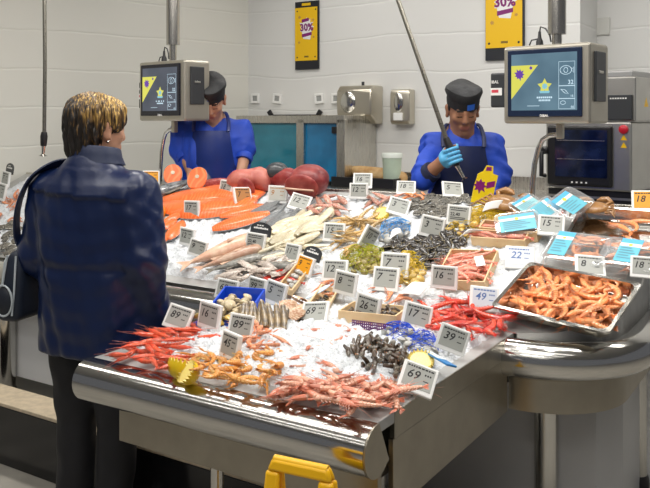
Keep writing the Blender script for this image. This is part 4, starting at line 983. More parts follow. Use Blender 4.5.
def inpoly(x, y, P):
    c = False; n = len(P)
    for i in range(n):
        a, b = P[i], P[(i+1) % n]
        if (a[1] > y) != (b[1] > y) and x < (b[0]-a[0])*(y-a[1])/(b[1]-a[1])+a[0]: c = not c
    return c
def scatter(P, n, rnd, mind):
    """points spread evenly in an outline"""
    x0, x1 = min(p[0] for p in P), max(p[0] for p in P); y0, y1 = min(p[1] for p in P), max(p[1] for p in P); out = []; tries = 0; md = mind
    while len(out) < n and tries < 20000:
        tries += 1
        if tries % 400 == 0: md *= .88
        x, y = rnd.uniform(x0, x1), rnd.uniform(y0, y1)
        if inpoly(x, y, P) and all((x-a)**2+((y-b)*1.6)**2 > md*md for a, b in out): out.append((x, y))
    return out
class Kind:
    def __init__(s, protos, cat): s.p = protos; s.cat = cat; s.used = [False]*len(protos)
    def put(s, M, label, group=None, i=None):
        i = RND.randrange(len(s.p)) if i is None else i
        if not s.used[i]:
            s.used[i] = True; o = s.p[i]; o.matrix_basis = M; tag(o, label, s.cat, group); return o
        o = dup(s.p[i], M); o['label'] = label; o['category'] = s.cat
        if group: o['group'] = group
        elif 'group' in o: del o['group']
        return o
    def clean(s):
        for i, u in enumerate(s.used):
            if not u:
                for c in list(s.p[i].children): bpy.data.objects.remove(c)
                bpy.data.objects.remove(s.p[i])
def heap(kind, P, n, ang, spread, size, label, group, rise=.02, base=.0, tilt=.25, seed=1, mind=9, sink=.0, part_=None, flipz=True):
    r = random.Random(seed); pts = scatter(P, n, r, mind); pts.sort(key=lambda q: q[1])
    for i, (x, y) in enumerate(pts):
        s = size*r.uniform(.85, 1.15); lf = base+r.random()*rise
        M = lay(x, y, ang+r.uniform(-spread, spread)+(180 if r.random() < .3 else 0), lf, s, r.uniform(-tilt, tilt), r.uniform(-tilt, tilt), part_)
        if flipz and r.random() < .5: M = M @ Matrix.Rotation(PI, 4, 'X')
        kind.put(M, label, group)
REDM = [sea('red_prawn_shell', (.62, .035, .015), (.78, .10, .04)), sea('red_prawn_head', (.55, .015, .010), (.70, .05, .03)), sea('red_feelers', (.60, .06, .03))]
ORM = [sea('coral_prawn_shell', (.72, .055, .02), (.80, .18, .08)), sea('coral_prawn_head', (.66, .04, .015), (.75, .12, .05)), sea('coral_feelers', (.72, .18, .10))]
YEM = [sea('langoustine_shell', (.70, .22, .035), (.80, .46, .14)), sea('langoustine_head', (.72, .24, .05), (.80, .42, .10)), sea('langoustine_legs', (.80, .50, .14))]
PEM = [sea('peach_prawn_shell', (.74, .21, .08), (.82, .42, .24)), sea('peach_prawn_head', (.70, .20, .09), (.78, .34, .18)), sea('peach_feelers', (.75, .35, .22))]
PAM = [sea('pale_prawn_shell', (.74, .30, .18), (.82, .52, .38)), sea('pale_prawn_head', (.66, .16, .09), (.72, .28, .17)), sea('pale_feelers', (.72, .30, .20))]
COM = [sea('cooked_prawn_shell', (.90, .25, .06), (.92, .48, .22)), sea('cooked_prawn_head', (.86, .19, .04), (.90, .38, .14)), sea('cooked_feelers', (.80, .30, .12))]
def prawns(name, mats, curvs, fat, claws=False, feel=1.0, lod=0): return Kind([prawn_proto('p', i, name, mats, c, fat, claws, feel, lod) for i, c in enumerate(curvs)], 'langoustine' if claws else 'prawn')
K_CORAL = prawns('red_prawn', ORM, (.5, .9, .2), 1.15, feel=.8)
K_LANG = prawns('langoustine', YEM, (1.0, 1.7, 2.3), 1.35, True, .5)
K_PEACH = prawns('peach_prawn', PEM, (1.1, 1.8, .6), 1.25, True, .5)
K_PALE = prawns('pale_prawn', PAM, (.7, 1.3, .35), 1.1, feel=.7)
K_RED = prawns('red_prawn', REDM, (.4, .9, .2), 1.1, feel=1.1)
K_COOK = prawns('cooked_prawn', COM, (1.3, 2.0, .8), 1.12, feel=.5)
K_BOX = prawns('pink_prawn', [sea('pink_prawn_shell', (.80, .25, .16), (.84, .44, .32)), sea('pink_prawn_head', (.74, .16, .10), (.8, .3, .2)), sea('pink_feelers', (.78, .28, .2))], (.4, .8), 1.05, feel=.7)
# --- front table
heap(K_CORAL, [(116, 355), (150, 334), (182, 322), (192, 330), (178, 342), (186, 356), (180, 370), (150, 364)], 34, 12, 30, .115, 'thin bright red prawn in the heap at the left end of the front table', 'red prawns at the left end of the front table', rise=.03, seed=2, mind=7)
heap(K_CORAL, [(172, 322), (196, 326), (214, 336), (196, 340), (172, 334)], 7, 20, 40, .10, 'thin red prawn on the ice just below the 89 price tag', 'red prawns below the 89 tags', rise=.012, seed=4, mind=7)
heap(K_LANG, [(190, 372), (197, 352), (222, 350), (244, 356), (280, 350), (281, 368), (262, 380), (230, 382), (202, 375)], 30, 20, 80, .105, 'yellow-orange langoustine piled in front of the small 45 price tag', 'yellow-orange langoustines on the front table', rise=.035, seed=3, mind=9)
heap(K_PEACH, [(244, 328), (262, 320), (284, 326), (284, 340), (268, 350), (246, 350), (240, 340)], 20, 10, 70, .10, 'peach langoustine right of the two 89 price tags', 'peach langoustines beside the second 89 tag', rise=.03, seed=5, mind=8)
for i, (x, y, a) in enumerate(((300, 357, -20), (310, 347, -60), (325, 342, 10), (338, 340, 160), (306, 334, 30), (346, 328, 10), (318, 330, -10), (285, 392, -30), (332, 366, 20), (356, 330, -15))):
    K_PALE.put(lay(x, y, a, .012, .10, .1, .1), ('pale pink prawn lying alone on bare ice in the middle of the front table'), 'single prawns on the bare ice')
heap(K_PALE, [(274, 391), (300, 376), (330, 379), (372, 385), (402, 381), (408, 391), (376, 408), (340, 402), (302, 396)], 50, 8, 35, .125, 'pale pink prawn in the long heap at the front right corner', 'pale pink prawns along the front edge', rise=.035, seed=6, mind=8)
heap(K_PALE, [(292, 380), (305, 358), (330, 366), (345, 380), (320, 386)], 9, 30, 60, .105, 'pale pink prawn half sunk in ice behind the front corner heap', 'pale prawns sunk in the ice', rise=.012, seed=16, mind=9)
heap(K_RED, [(410, 325), (428, 306), (450, 302), (466, 300), (486, 312), (503, 318), (504, 332), (478, 334), (448, 326), (428, 330)], 34, 25, 50, .135, 'deep red prawn in the heap behind the 39 price tag', 'deep red prawns behind the 39 tag', rise=.035, seed=7, mind=8)
# ------------------------------------------------------------------ goose barnacles
BST = sea('barnacle_stalk', (.022, .015, .010), (.10, .055, .025), ns=60); BCL = sea('barnacle_claw', (.035, .03, .025), (.30, .26, .20), ns=30); BLIP = mat('barnacle_lip', (.62, .22, .06), .5)
def barnacle():
    o = part('goose_barnacle', MB().tube([(-.5, 0, 0), (-.2, .06, .02), (.1, .02, .05), (.2, 0, .05)], [.10, .13, .15, .12], 8), BST)
    part('shell_plates', MB().rings([[(.15+x, w*.14*math.cos(2*PI*j/8), .05+w*.19*math.sin(2*PI*j/8)) for j in range(8)] for x, w in ((0, .8), (.1, 1.05), (.22, .9), (.36, .2))]), BCL, o)
    part('lip', MB().tube([(.17, -.12, .05), (.27, -.05, .22), (.42, 0, .05), (.27, -.02, -.1)], .035, 5), BLIP, o)
    return o
K_BAR = Kind([barnacle()], 'barnacle')
heap(K_BAR, [(346, 352), (358, 338), (374, 336), (392, 346), (410, 352), (408, 368), (396, 374), (386, 362), (366, 354)], 66, 0, 180, .052, 'dark goose barnacle in the cluster behind the front 69 price tag', 'goose barnacles on the front table', rise=.03, base=.012, seed=8, mind=4.5, tilt=.8)
heap(K_BAR, [(362, 364), (376, 360), (384, 368), (372, 372)], 7, 0, 180, .048, 'goose barnacle in the small stray group on bare ice', 'stray goose barnacles', rise=.01, base=.012, seed=9, mind=5, tilt=.8)
# ------------------------------------------------------------------ shells
def shell_mesh(L, W_, T, ridges=0, amp=.0, pw=1.0, tip=.0, n=20, m=10):
    """closed bivalve, hinge at -x"""
    mb = MB(); rs = []
    for i in range(n+1):
        t = i/n; x = -L/2+L*t; w = W_*.5*(max(0, math.sin(PI*t**pw))**.6)+.0006; h = T*.5*(max(0, math.sin(PI*(t**(pw*.85))))**.75)+.0005
        k = 1+amp*math.sin(t*ridges*2*PI)
        rs.append([(x, w*math.cos(a)*k, h*math.sin(a)*k*(1-.25*abs(math.cos(a))**6)) for a in [2*PI*j/(2*m) for j in range(2*m)]])
    return mb.rings(rs)
def seam(L, W_, pw=1.0, r=.018, n=16):
    up = [(-L/2+L*i/n, W_*.5*max(0, math.sin(PI*(i/n)**pw))**.6, 0) for i in range(n+1)]
    return MB().tube(up+[(x, -y, z) for x, y, z in up[::-1]], r, 4)
CLM = [sea('cream_clam_shell', (.54, .42, .22), (.68, .58, .40), ns=22), sea('brown_clam_shell', (.24, .17, .04), (.44, .36, .12), ns=26), sea('grey_clam_shell', (.26, .26, .25), (.55, .54, .50), ns=26), sea('golden_clam_shell', (.48, .28, .035), (.66, .48, .14), ns=20)]
DKS = mat('shell_seam', (.10, .07, .04), .6)
def clam(m): o = part('clam', shell_mesh(1, .84, .52, 7, .018, .9), m); part('seam', seam(1, .84, .9, .02), DKS, o); return o
K_CLAM_C = Kind([clam(CLM[0])], 'clam'); K_CLAM_B = Kind([clam(CLM[1])], 'clam'); K_CLAM_G = Kind([clam(CLM[2])], 'clam'); K_CLAM_Y = Kind([clam(CLM[3])], 'clam')
MUSM = sea('mussel_shell', (.010, .012, .020), (.07, .055, .04), rough=.22, ns=10)
def mussel(): o = part('mussel', shell_mesh(1, .50, .36, 4, .012, .62), MUSM); part('seam', seam(1, .50, .62, .02), mat('mussel_seam', (.40, .33, .20), .5), o); return o
K_MUS = Kind([mussel()], 'mussel')
def oyster():
    mb = shell_mesh(1, .66, .34, 3, .05, .75, n=18); mb.v = [tuple(Vector(v)*(1+.14*mnoise.noise(Vector(v)*5))) for v in mb.v]
    o = part('oyster', mb, sea('oyster_shell', (.018, .018, .016), (.22, .20, .16), rough=.45, ns=9, bump=.6, bscale=14)); part('lip', seam(1, .66, .75, .025), mat('oyster_lip', (.62, .60, .54), .5), o); return o
K_OYS = Kind([oyster()], 'oyster')
heap(K_OYS, [(408, 206), (420, 194), (440, 196), (447, 204), (447, 214), (430, 216), (412, 212)], 24, 20, 70, .065, 'dark oyster in the heap left of the 22.40 price tag', 'oysters in the back heap', rise=.02, seed=21, mind=5)
heap(K_OYS, [(443, 198), (468, 196), (474, 204), (446, 206)], 8, 10, 70, .06, 'dark oyster between the small 5 tag and the 22.40 tag', 'oysters under the small 5 tag', rise=.015, seed=22, mind=5)
heap(K_MUS, [(382, 246), (396, 240), (420, 238), (446, 232), (470, 230), (462, 246), (440, 258), (428, 268), (410, 262), (392, 256)], 74, 25, 70, .062, 'black mussel in the big heap behind the 16 price tag', 'black mussels in the middle heap', rise=.03, seed=23, mind=5)
heap(K_MUS, [(446, 226), (470, 226), (462, 238), (446, 238)], 10, 60, 60, .055, 'black mussel just under the 22.40 price tag', 'mussels under the 22.40 tag', rise=.02, seed=24, mind=5)
# ------------------------------------------------------------------ net bags
def net_bag(P, size, kind, n, col, label, clab, cgrp, seed, msz=.03, rise=.03, part_=None, ang=0, wires=(16, 8), bagpad=.012):
    """a mesh bag draped over its shells: the net is one lumpy wire mesh"""
    r = random.Random(seed); heap(kind, P, n, ang, 180, msz, clab, cgrp, rise=rise, seed=seed, mind=6, tilt=.7, part_=part_)
    cx_ = sum(p[0] for p in P)/len(P); cy_ = sum(p[1] for p in P)/len(P)
    M = lay(cx_, cy_, 0, 0, 1, part_=part_); Mi = M.inverted()
    loc = [Mi @ S(p[0], p[1], 0, part_) for p in P]
    def rad(a):
        best = .02
        d = Vector((math.cos(a), math.sin(a)))
        for i in range(len(loc)):
            p, q = loc[i], loc[(i+1) % len(loc)]; e = q-p; den = d.x*e.y-d.y*e.x
            if abs(den) < 1e-9: continue
            t = (p.x*e.y-p.y*e.x)/den; u_ = (p.x*d.y-p.y*d.x)/den
            if t > 0 and -.01 <= u_ <= 1.01: best = max(best, t)
        return best+bagpad
    mb = MB(); na, nr = wires; top = rise*.8+msz*.55
    rs = []
    for i in range(nr+1):
        f = (i+.3)/(nr+.3); ring = []
        for j in range(na):
            a = 2*PI*(j+.5*(i % 2))/na; q = rad(a)*math.sin(f*PI/2); z = top*max(0, math.cos(f*PI/2))**.6
            z += r.uniform(-.004, .004); ring.append((q*math.cos(a), q*math.sin(a), z-.004))
        rs.append(ring)
    vs = [p for q in rs for p in q]; fs = []
    for i in range(nr):
        for j in range(na):
            a, b = i*na+j, i*na+(j+1) % na; c, d = (i+1)*na+j, (i+1)*na+(j+1) % na
            if i % 2: fs += [(a, d, c), (a, b, d)]
            else: fs += [(a, b, c), (b, d, c)]
    mb.add(vs, fs); o = part('net_bag', mb, col, smooth=False, M=M)
    w = o.modifiers.new('net', 'WIREFRAME'); w.thickness = .0026; w.use_replace = True; w.use_even_offset = False
    tag(o, label, 'net bag'); return o
NBLUE = mat('blue_net', (.02, .09, .62), .4); NYEL = mat('yellow_net', (.72, .52, .01), .4); NGRN = mat('yellow_green_net', (.45, .48, .02), .4); NLB = mat('light_blue_net', (.08, .35, .75), .4); NPUR = mat('purple_net', (.10, .01, .11), .5)
net_bag([(384, 332), (394, 326), (408, 328), (413, 338), (408, 348), (394, 346)], 0, K_CLAM_G, 22, NBLUE, 'blue net bag of clams left of the 39 price tag, the upper one', 'grey clam inside the upper blue net bag left of the 39 tag', 'clams in the upper blue net', 31, .034, .03, 'f', wires=(17, 6))
net_bag([(408, 344), (420, 334), (433, 338), (436, 352), (422, 358), (408, 354)], 0, K_CLAM_G, 20, NBLUE, 'blue net bag of clams half behind the 39 price tag, the lower one', 'grey clam inside the lower blue net bag by the lemon', 'clams in the lower blue net', 32, .034, .025, 'f', wires=(17, 6))
net_bag([(394, 262), (404, 254), (420, 258), (424, 270), (418, 284), (402, 284), (396, 276)], 0, K_CLAM_Y, 26, NYEL, 'yellow net bag of pale clams right of the two 7 price tags', 'round pale clam inside the yellow net by the 7 tags', 'clams in the yellow net by the 7 tags', 33, .040, .03, 'i', wires=(16, 6))
net_bag([(342, 258), (352, 250), (368, 248), (382, 252), (384, 266), (372, 274), (352, 272)], 0, K_CLAM_B, 32, NGRN, 'yellow-green net bag of brown clams behind the 8 price tag', 'brown clam inside the yellow-green net behind the 8 tag', 'clams in the yellow-green net', 34, .040, .03, 'i', wires=(20, 6))
net_bag([(446, 232), (460, 216), (486, 208), (512, 206), (520, 212), (506, 220), (486, 228), (466, 236)], 0, K_CLAM_Y, 40, NYEL, 'long yellow net bag of clams behind the wooden prawn crates', 'clam inside the long yellow net behind the wooden crates', 'clams in the long yellow net', 35, .040, .03, 'i', wires=(24, 6))
net_bag([(380, 240), (384, 226), (396, 221), (408, 224), (408, 234), (396, 242)], 0, K_CLAM_G, 20, NLB, 'light blue net bag of shellfish above the black mussels', 'grey clam inside the light blue net above the mussels', 'clams in the light blue net', 36, .042, .025, 'i', wires=(16, 6))
# ================================================================== FISH
def fish_body(Lh=1.0, hgt=.26, wid=.13, n=22, m=14, flat=False):
    mb = MB(); rs = []
    for i in range(n+1):
        t = i/n; x = .5-t
        h = hgt*.5*(max(0, math.sin(PI*min(1, (t+.03))**.62))**.75); h = max(h, hgt*.10 if t > .5 else .012)
        if t > .86: h = max(hgt*.11, h)
        w = wid*.5*(max(0, math.sin(PI*(t**.55)))**.8)+.008
        rs.append([(x, h*math.cos(a)+(.0), w*math.sin(a)) for a in [2*PI*j/m for j in range(m)]])
    mb.rings(rs); return mb
def fish(name, bm, fm, hgt=.26, wid=.13):
    o = part(name, fish_body(1, hgt, wid), bm)
    part('tail_fin', MB().add([(-.46, hgt*.1, .006), (-.46, -hgt*.1, .006), (-.64, -hgt*.52, .0), (-.57, 0, .0), (-.64, hgt*.52, 0), (-.46, hgt*.1, -.006), (-.46, -hgt*.1, -.006)], [(0, 1, 2, 3), (0, 3, 4), (5, 3, 2, 6), (5, 4, 3)]), fm, o, False)
    part('dorsal_fin', MB().add([(.18, hgt*.44, .004), (-.22, hgt*.36, .004), (-.18, hgt*.60, 0), (.10, hgt*.72, 0), (.18, hgt*.44, -.004), (-.22, hgt*.36, -.004)], [(0, 1, 2, 3), (5, 4, 3, 2)]), fm, o, False)
    part('belly_fin', MB().add([(-.05, -hgt*.42, .004), (-.22, -hgt*.33, .004), (-.2, -hgt*.56, 0), (-.05, -hgt*.42, -.004)], [(0, 1, 2), (1, 3, 2)]), fm, o, False)
    for q in (-1, 1):
        part('eye', MB().ell((.40, hgt*.10, q*wid*.33), (.022, .022, .012), 10, 6), mat_eye, o)
        part('gill_fin', MB().add([(.22, -.01, q*wid*.5), (.08, hgt*.10, q*wid*.62), (.05, -hgt*.14, q*wid*.58)], [(0, 1, 2)]), fm, o, False)
    return o
mat_eye = mat('fish_eye', (.012, .012, .014), .1)
def stuffM(name, c, c2, r=.3, ns=14, **k): return sea(name, c, c2, r, ns, **k)
SILV = stuffM('silver_skin', (.34, .36, .37), (.10, .11, .12), .22, 9); GREYF = stuffM('grey_fish_skin', (.30, .29, .26), (.12, .115, .10), .35, 12); PINKF = stuffM('pinkish_fish_skin', (.72, .50, .36), (.60, .33, .22), .3, 9)
CREAM = stuffM('cream_fish', (.74, .68, .52), (.62, .53, .36), .3, 16); WHT = stuffM('white_fillet', (.70, .64, .48), (.58, .50, .33), .3, 12); SQ = stuffM('squid_skin', (.68, .62, .54), (.40, .30, .26), .25, 26)
FINM = stuffM('fin', (.30, .27, .22), (.18, .16, .13)); FLAT = stuffM('flatfish_skin', (.24, .25, .25), (.13, .14, .15), .4, 30)
def salmon_mat():
    m = mat('salmon_flesh', (.88, .26, .07), .3, coat=.3); nt = m.node_tree; b = nt.nodes['Principled BSDF']; tc = nt.nodes.new('ShaderNodeTexCoord')
    w = nt.nodes.new('ShaderNodeTexWave'); w.inputs['Scale'].default_value = 7; w.inputs['Distortion'].default_value = 9; w.inputs['Detail'].default_value = 1; nt.links.new(tc.outputs['Object'], w.inputs['Vector'])
    cr = nt.nodes.new('ShaderNodeValToRGB'); cr.color_ramp.elements[0].position = .55; cr.color_ramp.elements[0].color = (.84, .15, .03, 1); cr.color_ramp.elements[1].color = (.87, .25, .08, 1); nt.links.new(w.outputs['Fac'], cr.inputs['Fac']); nt.links.new(cr.outputs['Color'], b.inputs['Base Color']); return m
SALM = salmon_mat(); TUNA = mat('tuna_flesh', (.24, .022, .022), .4, col2=(.42, .09, .075), nscale=16, bump=.3, bscale=30); TUNAP = mat('pink_tuna_flesh', (.60, .20, .15), .42, col2=(.42, .09, .075), nscale=12, bump=.3, bscale=30); TUNAD = mat('dark_tuna_flesh', (.16, .014, .018), .4, col2=(.38, .075, .065), nscale=12, bump=.3, bscale=30)
SKND = mat('dark_fish_skin', (.05, .055, .06), .3)
def fillet(name, flesh, skin, th=.10, wd=.38):
    mb = MB(); rs = []; n = 16
    for i in range(n+1):
        t = i/n; x = .5-t; w = wd*.5*(max(.02, math.sin(PI*min(1, t*.88+.06)))**.6); h = th*(max(.05, math.sin(PI*min(1, t*.9+.05)))**.5)
        rs.append([(x, w*c, h*max(0, (1-c*c))**.5*(.8+.2*c)) for c in [-1+2*j/10 for j in range(11)]]+[(x, w*c*.98, -.004) for c in (1, .5, 0, -.5, -1)])
    mb.rings(rs); o = part(name, mb, flesh); 
    sk = MB(); sk.rings([[(.5-i/n, 1.02*wd*.5*(max(.02, math.sin(PI*min(1, i/n*.88+.06)))**.6)*c, z) for c, z in ((-1, 0), (1, 0), (1, -.014), (-1, -.014))] for i in range(n+1)]); part('skin', sk, skin, o); return o
def single(o, M, label, cat): o.matrix_basis = M; tag(o, label, cat); return o
def between(x0, y0, x1, y1, lift=0, part_=None):
    p, q = S(x0, y0, lift, part_), S(x1, y1, lift, part_); n = nrm((p+q)/2); return frame((p+q)/2, p-q, n, 1), (p-q).length
def lay2(make, x0, y0, x1, y1, label, cat, lift=.01, k=1, roll=0, part_=None):
    M, L = between(x0, y0, x1, y1, lift, part_); o = make(); return single(o, M @ Matrix.Rotation(roll, 4, 'X') @ Matrix.Scale(L*k, 4), label, cat)
sal = lambda: fillet('salmon_fillet', SALM, SILV, .10, .46)
lay2(sal, 164, 199, 240, 196, 'long salmon fillet at the back, behind the 17 price tag', 'salmon', .01)
lay2(sal, 172, 212, 256, 204, 'salmon fillet lying under the 17 price tag', 'salmon', .015)
lay2(sal, 216, 228, 266, 214, 'wide salmon fillet behind the black-topped 22.40 tag', 'salmon', .02, 1.15)
lay2(sal, 222, 216, 262, 206, 'short salmon fillet lying behind the wide one', 'salmon', .025, 1.1)
for i, (a, b_, c_, d_, lb) in enumerate(((158, 232, 176, 220, 'salmon piece by the sleeve, front of the small pile'), (162, 224, 184, 212, 'salmon piece in the middle of the small pile by the sleeve'), (168, 240, 182, 222, 'narrow salmon piece pointing to the left 12 tag'), (160, 244, 170, 232, 'smallest salmon piece at the front left of the pile'))):
    lay2(lambda: fillet('salmon_piece', SALM, SILV, .16, .5), a, b_, c_, d_, lb, 'salmon', .02)
def steak(px, py, d, r, label, yaw):
    M = Matrix.Translation(S(px, py+9, 0))
    o = empty('salmon_steak', M @ Matrix.Translation((0, 0, r*.92)) @ Matrix.Rotation(yaw, 4, 'Z') @ Matrix.Rotation(PI/2-.5, 4, 'X'), label, 'salmon')
    mb = MB(); pr = []
    for i in range(30):
        a = 2*PI*i/30; q = r*(1-.10*math.cos(2*a)-.16*math.exp(-((a-1.5*PI)/.25)**2)); pr.append((q*math.cos(a), q*math.sin(a)))
    part('flesh', MB().prism(pr, -.02, .021), SALM, o, True, .004); part('skin', MB().prism([(x*1.05, y*1.05) for x, y in pr], -.10, .014), SILV, o, True)
    part('bone', MB().cyl((0, .01, .021), (0, .01, .024), .012, 10), WHT, o); return o
lay2(sal, 196, 192, 262, 196, 'salmon fillet behind the tuna end, below the 18 tag', 'salmon', .012)
lay2(sal, 160, 206, 206, 209, 'short salmon fillet next to the whole orange', 'salmon', .02, 1.1)
lay2(sal, 206, 212, 250, 199, 'salmon fillet crossing behind the short one', 'salmon', .03, 1.0)
steak(173, 176, 0, .062, 'round salmon cut near the orange price tag at the back left', .1)
steak(198, 181, 0, .066, 'round salmon cut in front of the left worker, right of the other', -.2)
lay2(lambda: fish('whole_salmon', SILV, FINM, .34, .22), 148, 196, 192, 180, 'silver salmon head end below the orange price tag at back left', 'fish', .045, 1.1)
lay2(lambda: fillet('tuna_loin', TUNA, SKND, .22, .34), 202, 186, 226, 182, 'dark red tuna loin left of the pale tuna block', 'tuna', .02, 1.35)
def blob(name, prims, h, m, amp, M, label, cat, seed=1):
    P, Q = blend(prims, h); o = link(name, np_mesh(name, folds(P, amp, seed), Q, m), None, M); tag(o, label, cat); return o
Mx = lay(250, 192, 0, .0, 1); o = blob('tuna_block', [('c', (-.08, 0, .05), (.07, .03, .06), .058, .075, .04), ('e', (-.02, -.02, .09), (.085, .06, .055), None, .03)], .008, TUNAP, .012, Mx, 'big pale pink tuna block behind the white-orange price tag', 'tuna')
part('cut_face', MB().ell((.035, -.075, .065), (.055, .018, .06), 18, 10), TUNA, o)
Mx = lay(282, 188, 0, .0, 1); o = blob('tuna_block', [('c', (-.05, .02, .05), (.06, .02, .05), .05, .06, .04)], .008, TUNA, .012, Mx, 'dark red tuna piece between the two big tuna blocks', 'tuna', 4)
Mx = lay(310, 196, 0, .0, 1); o = blob('tuna_block', [('e', (0, .03, .08), (.115, .10, .085), None, .03), ('e', (-.06, .02, .05), (.07, .08, .06), None, .03)], .008, TUNAD, .008, Mx, 'large dark red tuna cut with a pale line, right of the others', 'tuna', 6)
part('cut_face', MB().ell((.0, -.065, .085), (.10, .022, .075), 22, 12), TUNA, o); part('bone_line', MB().tube([(-.09, -.085, .09), (0, -.092, .085), (.08, -.085, .075)], .006, 6), PINKF, o)
Mx = lay(273, 181, 0, .06, 1); blob('dark_fish_head', [('e', (0, .06, .03), (.07, .05, .05), None, .02)], .008, SKND, .006, Mx, 'dark rounded fish skin behind the tuna blocks', 'fish', 2)
# whole orange at the salmon
M = lay(157, 212, 0, .045, 1); o = part('orange', MB().ell((0, 0, 0), (.048, .048, .046), 24, 14), mat('orange_peel', (.92, .30, .01), .4, bump=.3, bscale=180), M=M); tag(o, 'whole orange fruit beside the sleeve of the navy jacket', 'orange'); part('stem_scar', MB().ell((-.01, -.01, .0455), (.005, .005, .003), 8, 5), mat('stem', (.12, .16, .03), .6), o)
# monkfish, greys, squid
lay2(lambda: fish('monkfish', PINKF, PINKF, .30, .20), 262, 236, 186, 264, 'long pale pink fish under the black-topped 22.40 tag', 'fish', .035, .95)
lay2(lambda: fish('monkfish', PINKF, PINKF, .24, .16), 264, 246, 200, 268, 'thinner pale pink fish lying in front of the other', 'fish', .03, .95)
lay2(lambda: fish('grey_fish', GREYF, FINM, .26, .15), 262, 256, 212, 270, 'speckled grey fish behind the 69 tag of the blue tray', 'fish', .03, 1)
lay2(lambda: fish('grey_fish', GREYF, FINM, .24, .15), 284, 252, 244, 262, 'speckled grey fish in front of the black-topped 22.40 tag', 'fish', .03, 1)
lay2(lambda: fish('grey_fish', GREYF, FINM, .24, .15), 300, 268, 254, 264, 'speckled grey fish nearest the 11 price tag', 'fish', .025, 1)
for i, (a, b_, c_, d_) in enumerate(((258, 222, 286, 204), (268, 226, 298, 210), (252, 214, 280, 200))):
    lay2(lambda: fish('flatfish', FLAT, FLAT, .55, .10), a, b_, c_, d_, ('grey flatfish, middle of the three by the tuna', 'grey flatfish nearest the 12 tag of the three', 'grey flatfish at the back of the three')[i], 'fish', .012+.008*i)
class K2(Kind): pass
K_SQ = Kind([], 'squid')
def squid():
    o = part('squid', MB().rings([[(x, w*math.cos(a), w*.6*math.sin(a)) for a in [2*PI*j/10 for j in range(10)]] for x, w in ((.5, .01), (.42, .06), (.2, .13), (-.1, .15), (-.2, .11))]), SQ)
    part('fins', MB().add([(.45, 0, .0), (.3, .24, .01), (.12, .10, .0), (.12, -.10, 0), (.3, -.24, .01)], [(0, 1, 2, 3, 4)]), SQ, o, False)
    t = MB()
    for j in range(6): t.tube([(-.18, .03*(j-2.5), 0), (-.32, .045*(j-2.5), .01), (-.46, .04*(j-2.5)+.03*(j % 2), 0)], [.03, .022, .006], 5)
    part('arms', t, SQ, o); return o
K_SQ = Kind([squid()], 'squid')
heap(K_SQ, [(222, 276), (250, 264), (286, 256), (304, 262), (296, 274), (262, 274), (240, 280)], 22, -10, 40, .12, 'small cream squid heaped behind the 99 and 5 price tags', 'squid behind the 99 and 5 tags', rise=.03, seed=41, mind=8, base=.01)
K_SML = Kind([fish('small_fish', CREAM, CREAM, .24, .14)], 'fish')
heap(K_SML, [(268, 240), (300, 238), (318, 244), (308, 262), (270, 256)], 18, -15, 30, .13, 'small cream fish lying around the 11 price tag', 'small cream fish round the 11 tag', rise=.025, seed=42, mind=8, base=.01)
K_WH = Kind([fillet('white_fillet', WHT, WHT, .10, .34)], 'fillet')
heap(K_WH, [(268, 238), (284, 222), (316, 210), (330, 214), (322, 232), (300, 242)], 20, -30, 18, .17, 'long white fish fillet in the fan left of the 15 price tag', 'white fillets left of the 15 tag', rise=.03, seed=43, mind=8, base=.008, flipz=False)
STRP = stuffM('red_striped_fish', (.70, .45, .34), (.46, .10, .07), .3, 16); K_MUL = Kind([fish('striped_fish', STRP, FINM, .26, .16)], 'fish')
heap(K_MUL, [(312, 204), (326, 196), (344, 198), (346, 208), (328, 214), (312, 214)], 12, 20, 60, .12, 'small pink and red striped fish right of the large tuna cut', 'striped fish beside the tuna', rise=.025, seed=44, mind=7, base=.015)
BRN = [sea('brown_langoustine', (.50, .27, .07), (.70, .50, .24)), sea('brown_langoustine_head', (.42, .22, .05), (.62, .42, .16)), sea('brown_langoustine_legs', (.60, .42, .18))]
K_BRN = prawns('brown_langoustine', BRN, (.6, 1.2), 1.0, True, .6)
heap(K_BRN, [(328, 222), (346, 218), (372, 214), (384, 220), (372, 230), (362, 246), (350, 252), (346, 236)], 18, -15, 50, .14, 'yellow-brown langoustine between the 15 and 10 price tags', 'brown langoustines by the 10 tag', rise=.025, seed=45, mind=8, base=.01)
heap(K_RED, [(262, 282), (274, 272), (292, 276), (298, 284), (280, 288)], 10, 15, 40, .10, 'small deep red prawn behind the 5 price tag', 'red prawns behind the 5 tag', rise=.02, seed=46, mind=6)
heap(K_PEACH, [(316, 286), (330, 272), (344, 284), (334, 296)], 7, 10, 60, .09, 'peach langoustine squeezed between the 12 tag and the wooden box', 'langoustines beside the wooden box', rise=.02, seed=47, mind=6)
heap(K_PEACH, [(368, 276), (382, 272), (400, 292), (410, 290), (402, 300), (376, 292)], 10, 10, 60, .09, 'peach prawn poking out round the lower 7 price tag', 'prawns round the lower 7 tag', rise=.02, seed=48, mind=6)
heap(K_COOK, [(400, 198), (420, 192), (424, 198), (408, 204)], 6, 10, 40, .10, 'orange prawn behind the 3 price tag at the back', 'orange prawns behind the 3 tag', rise=.02, seed=49, mind=6)
heap(K_MUL, [(364, 196), (380, 192), (396, 196), (392, 204), (370, 206)], 6, 0, 40, .10, 'pink fish lying on ice left of the 3 price tag', 'pink fish left of the 3 tag', rise=.015, seed=50, mind=7, base=.01)
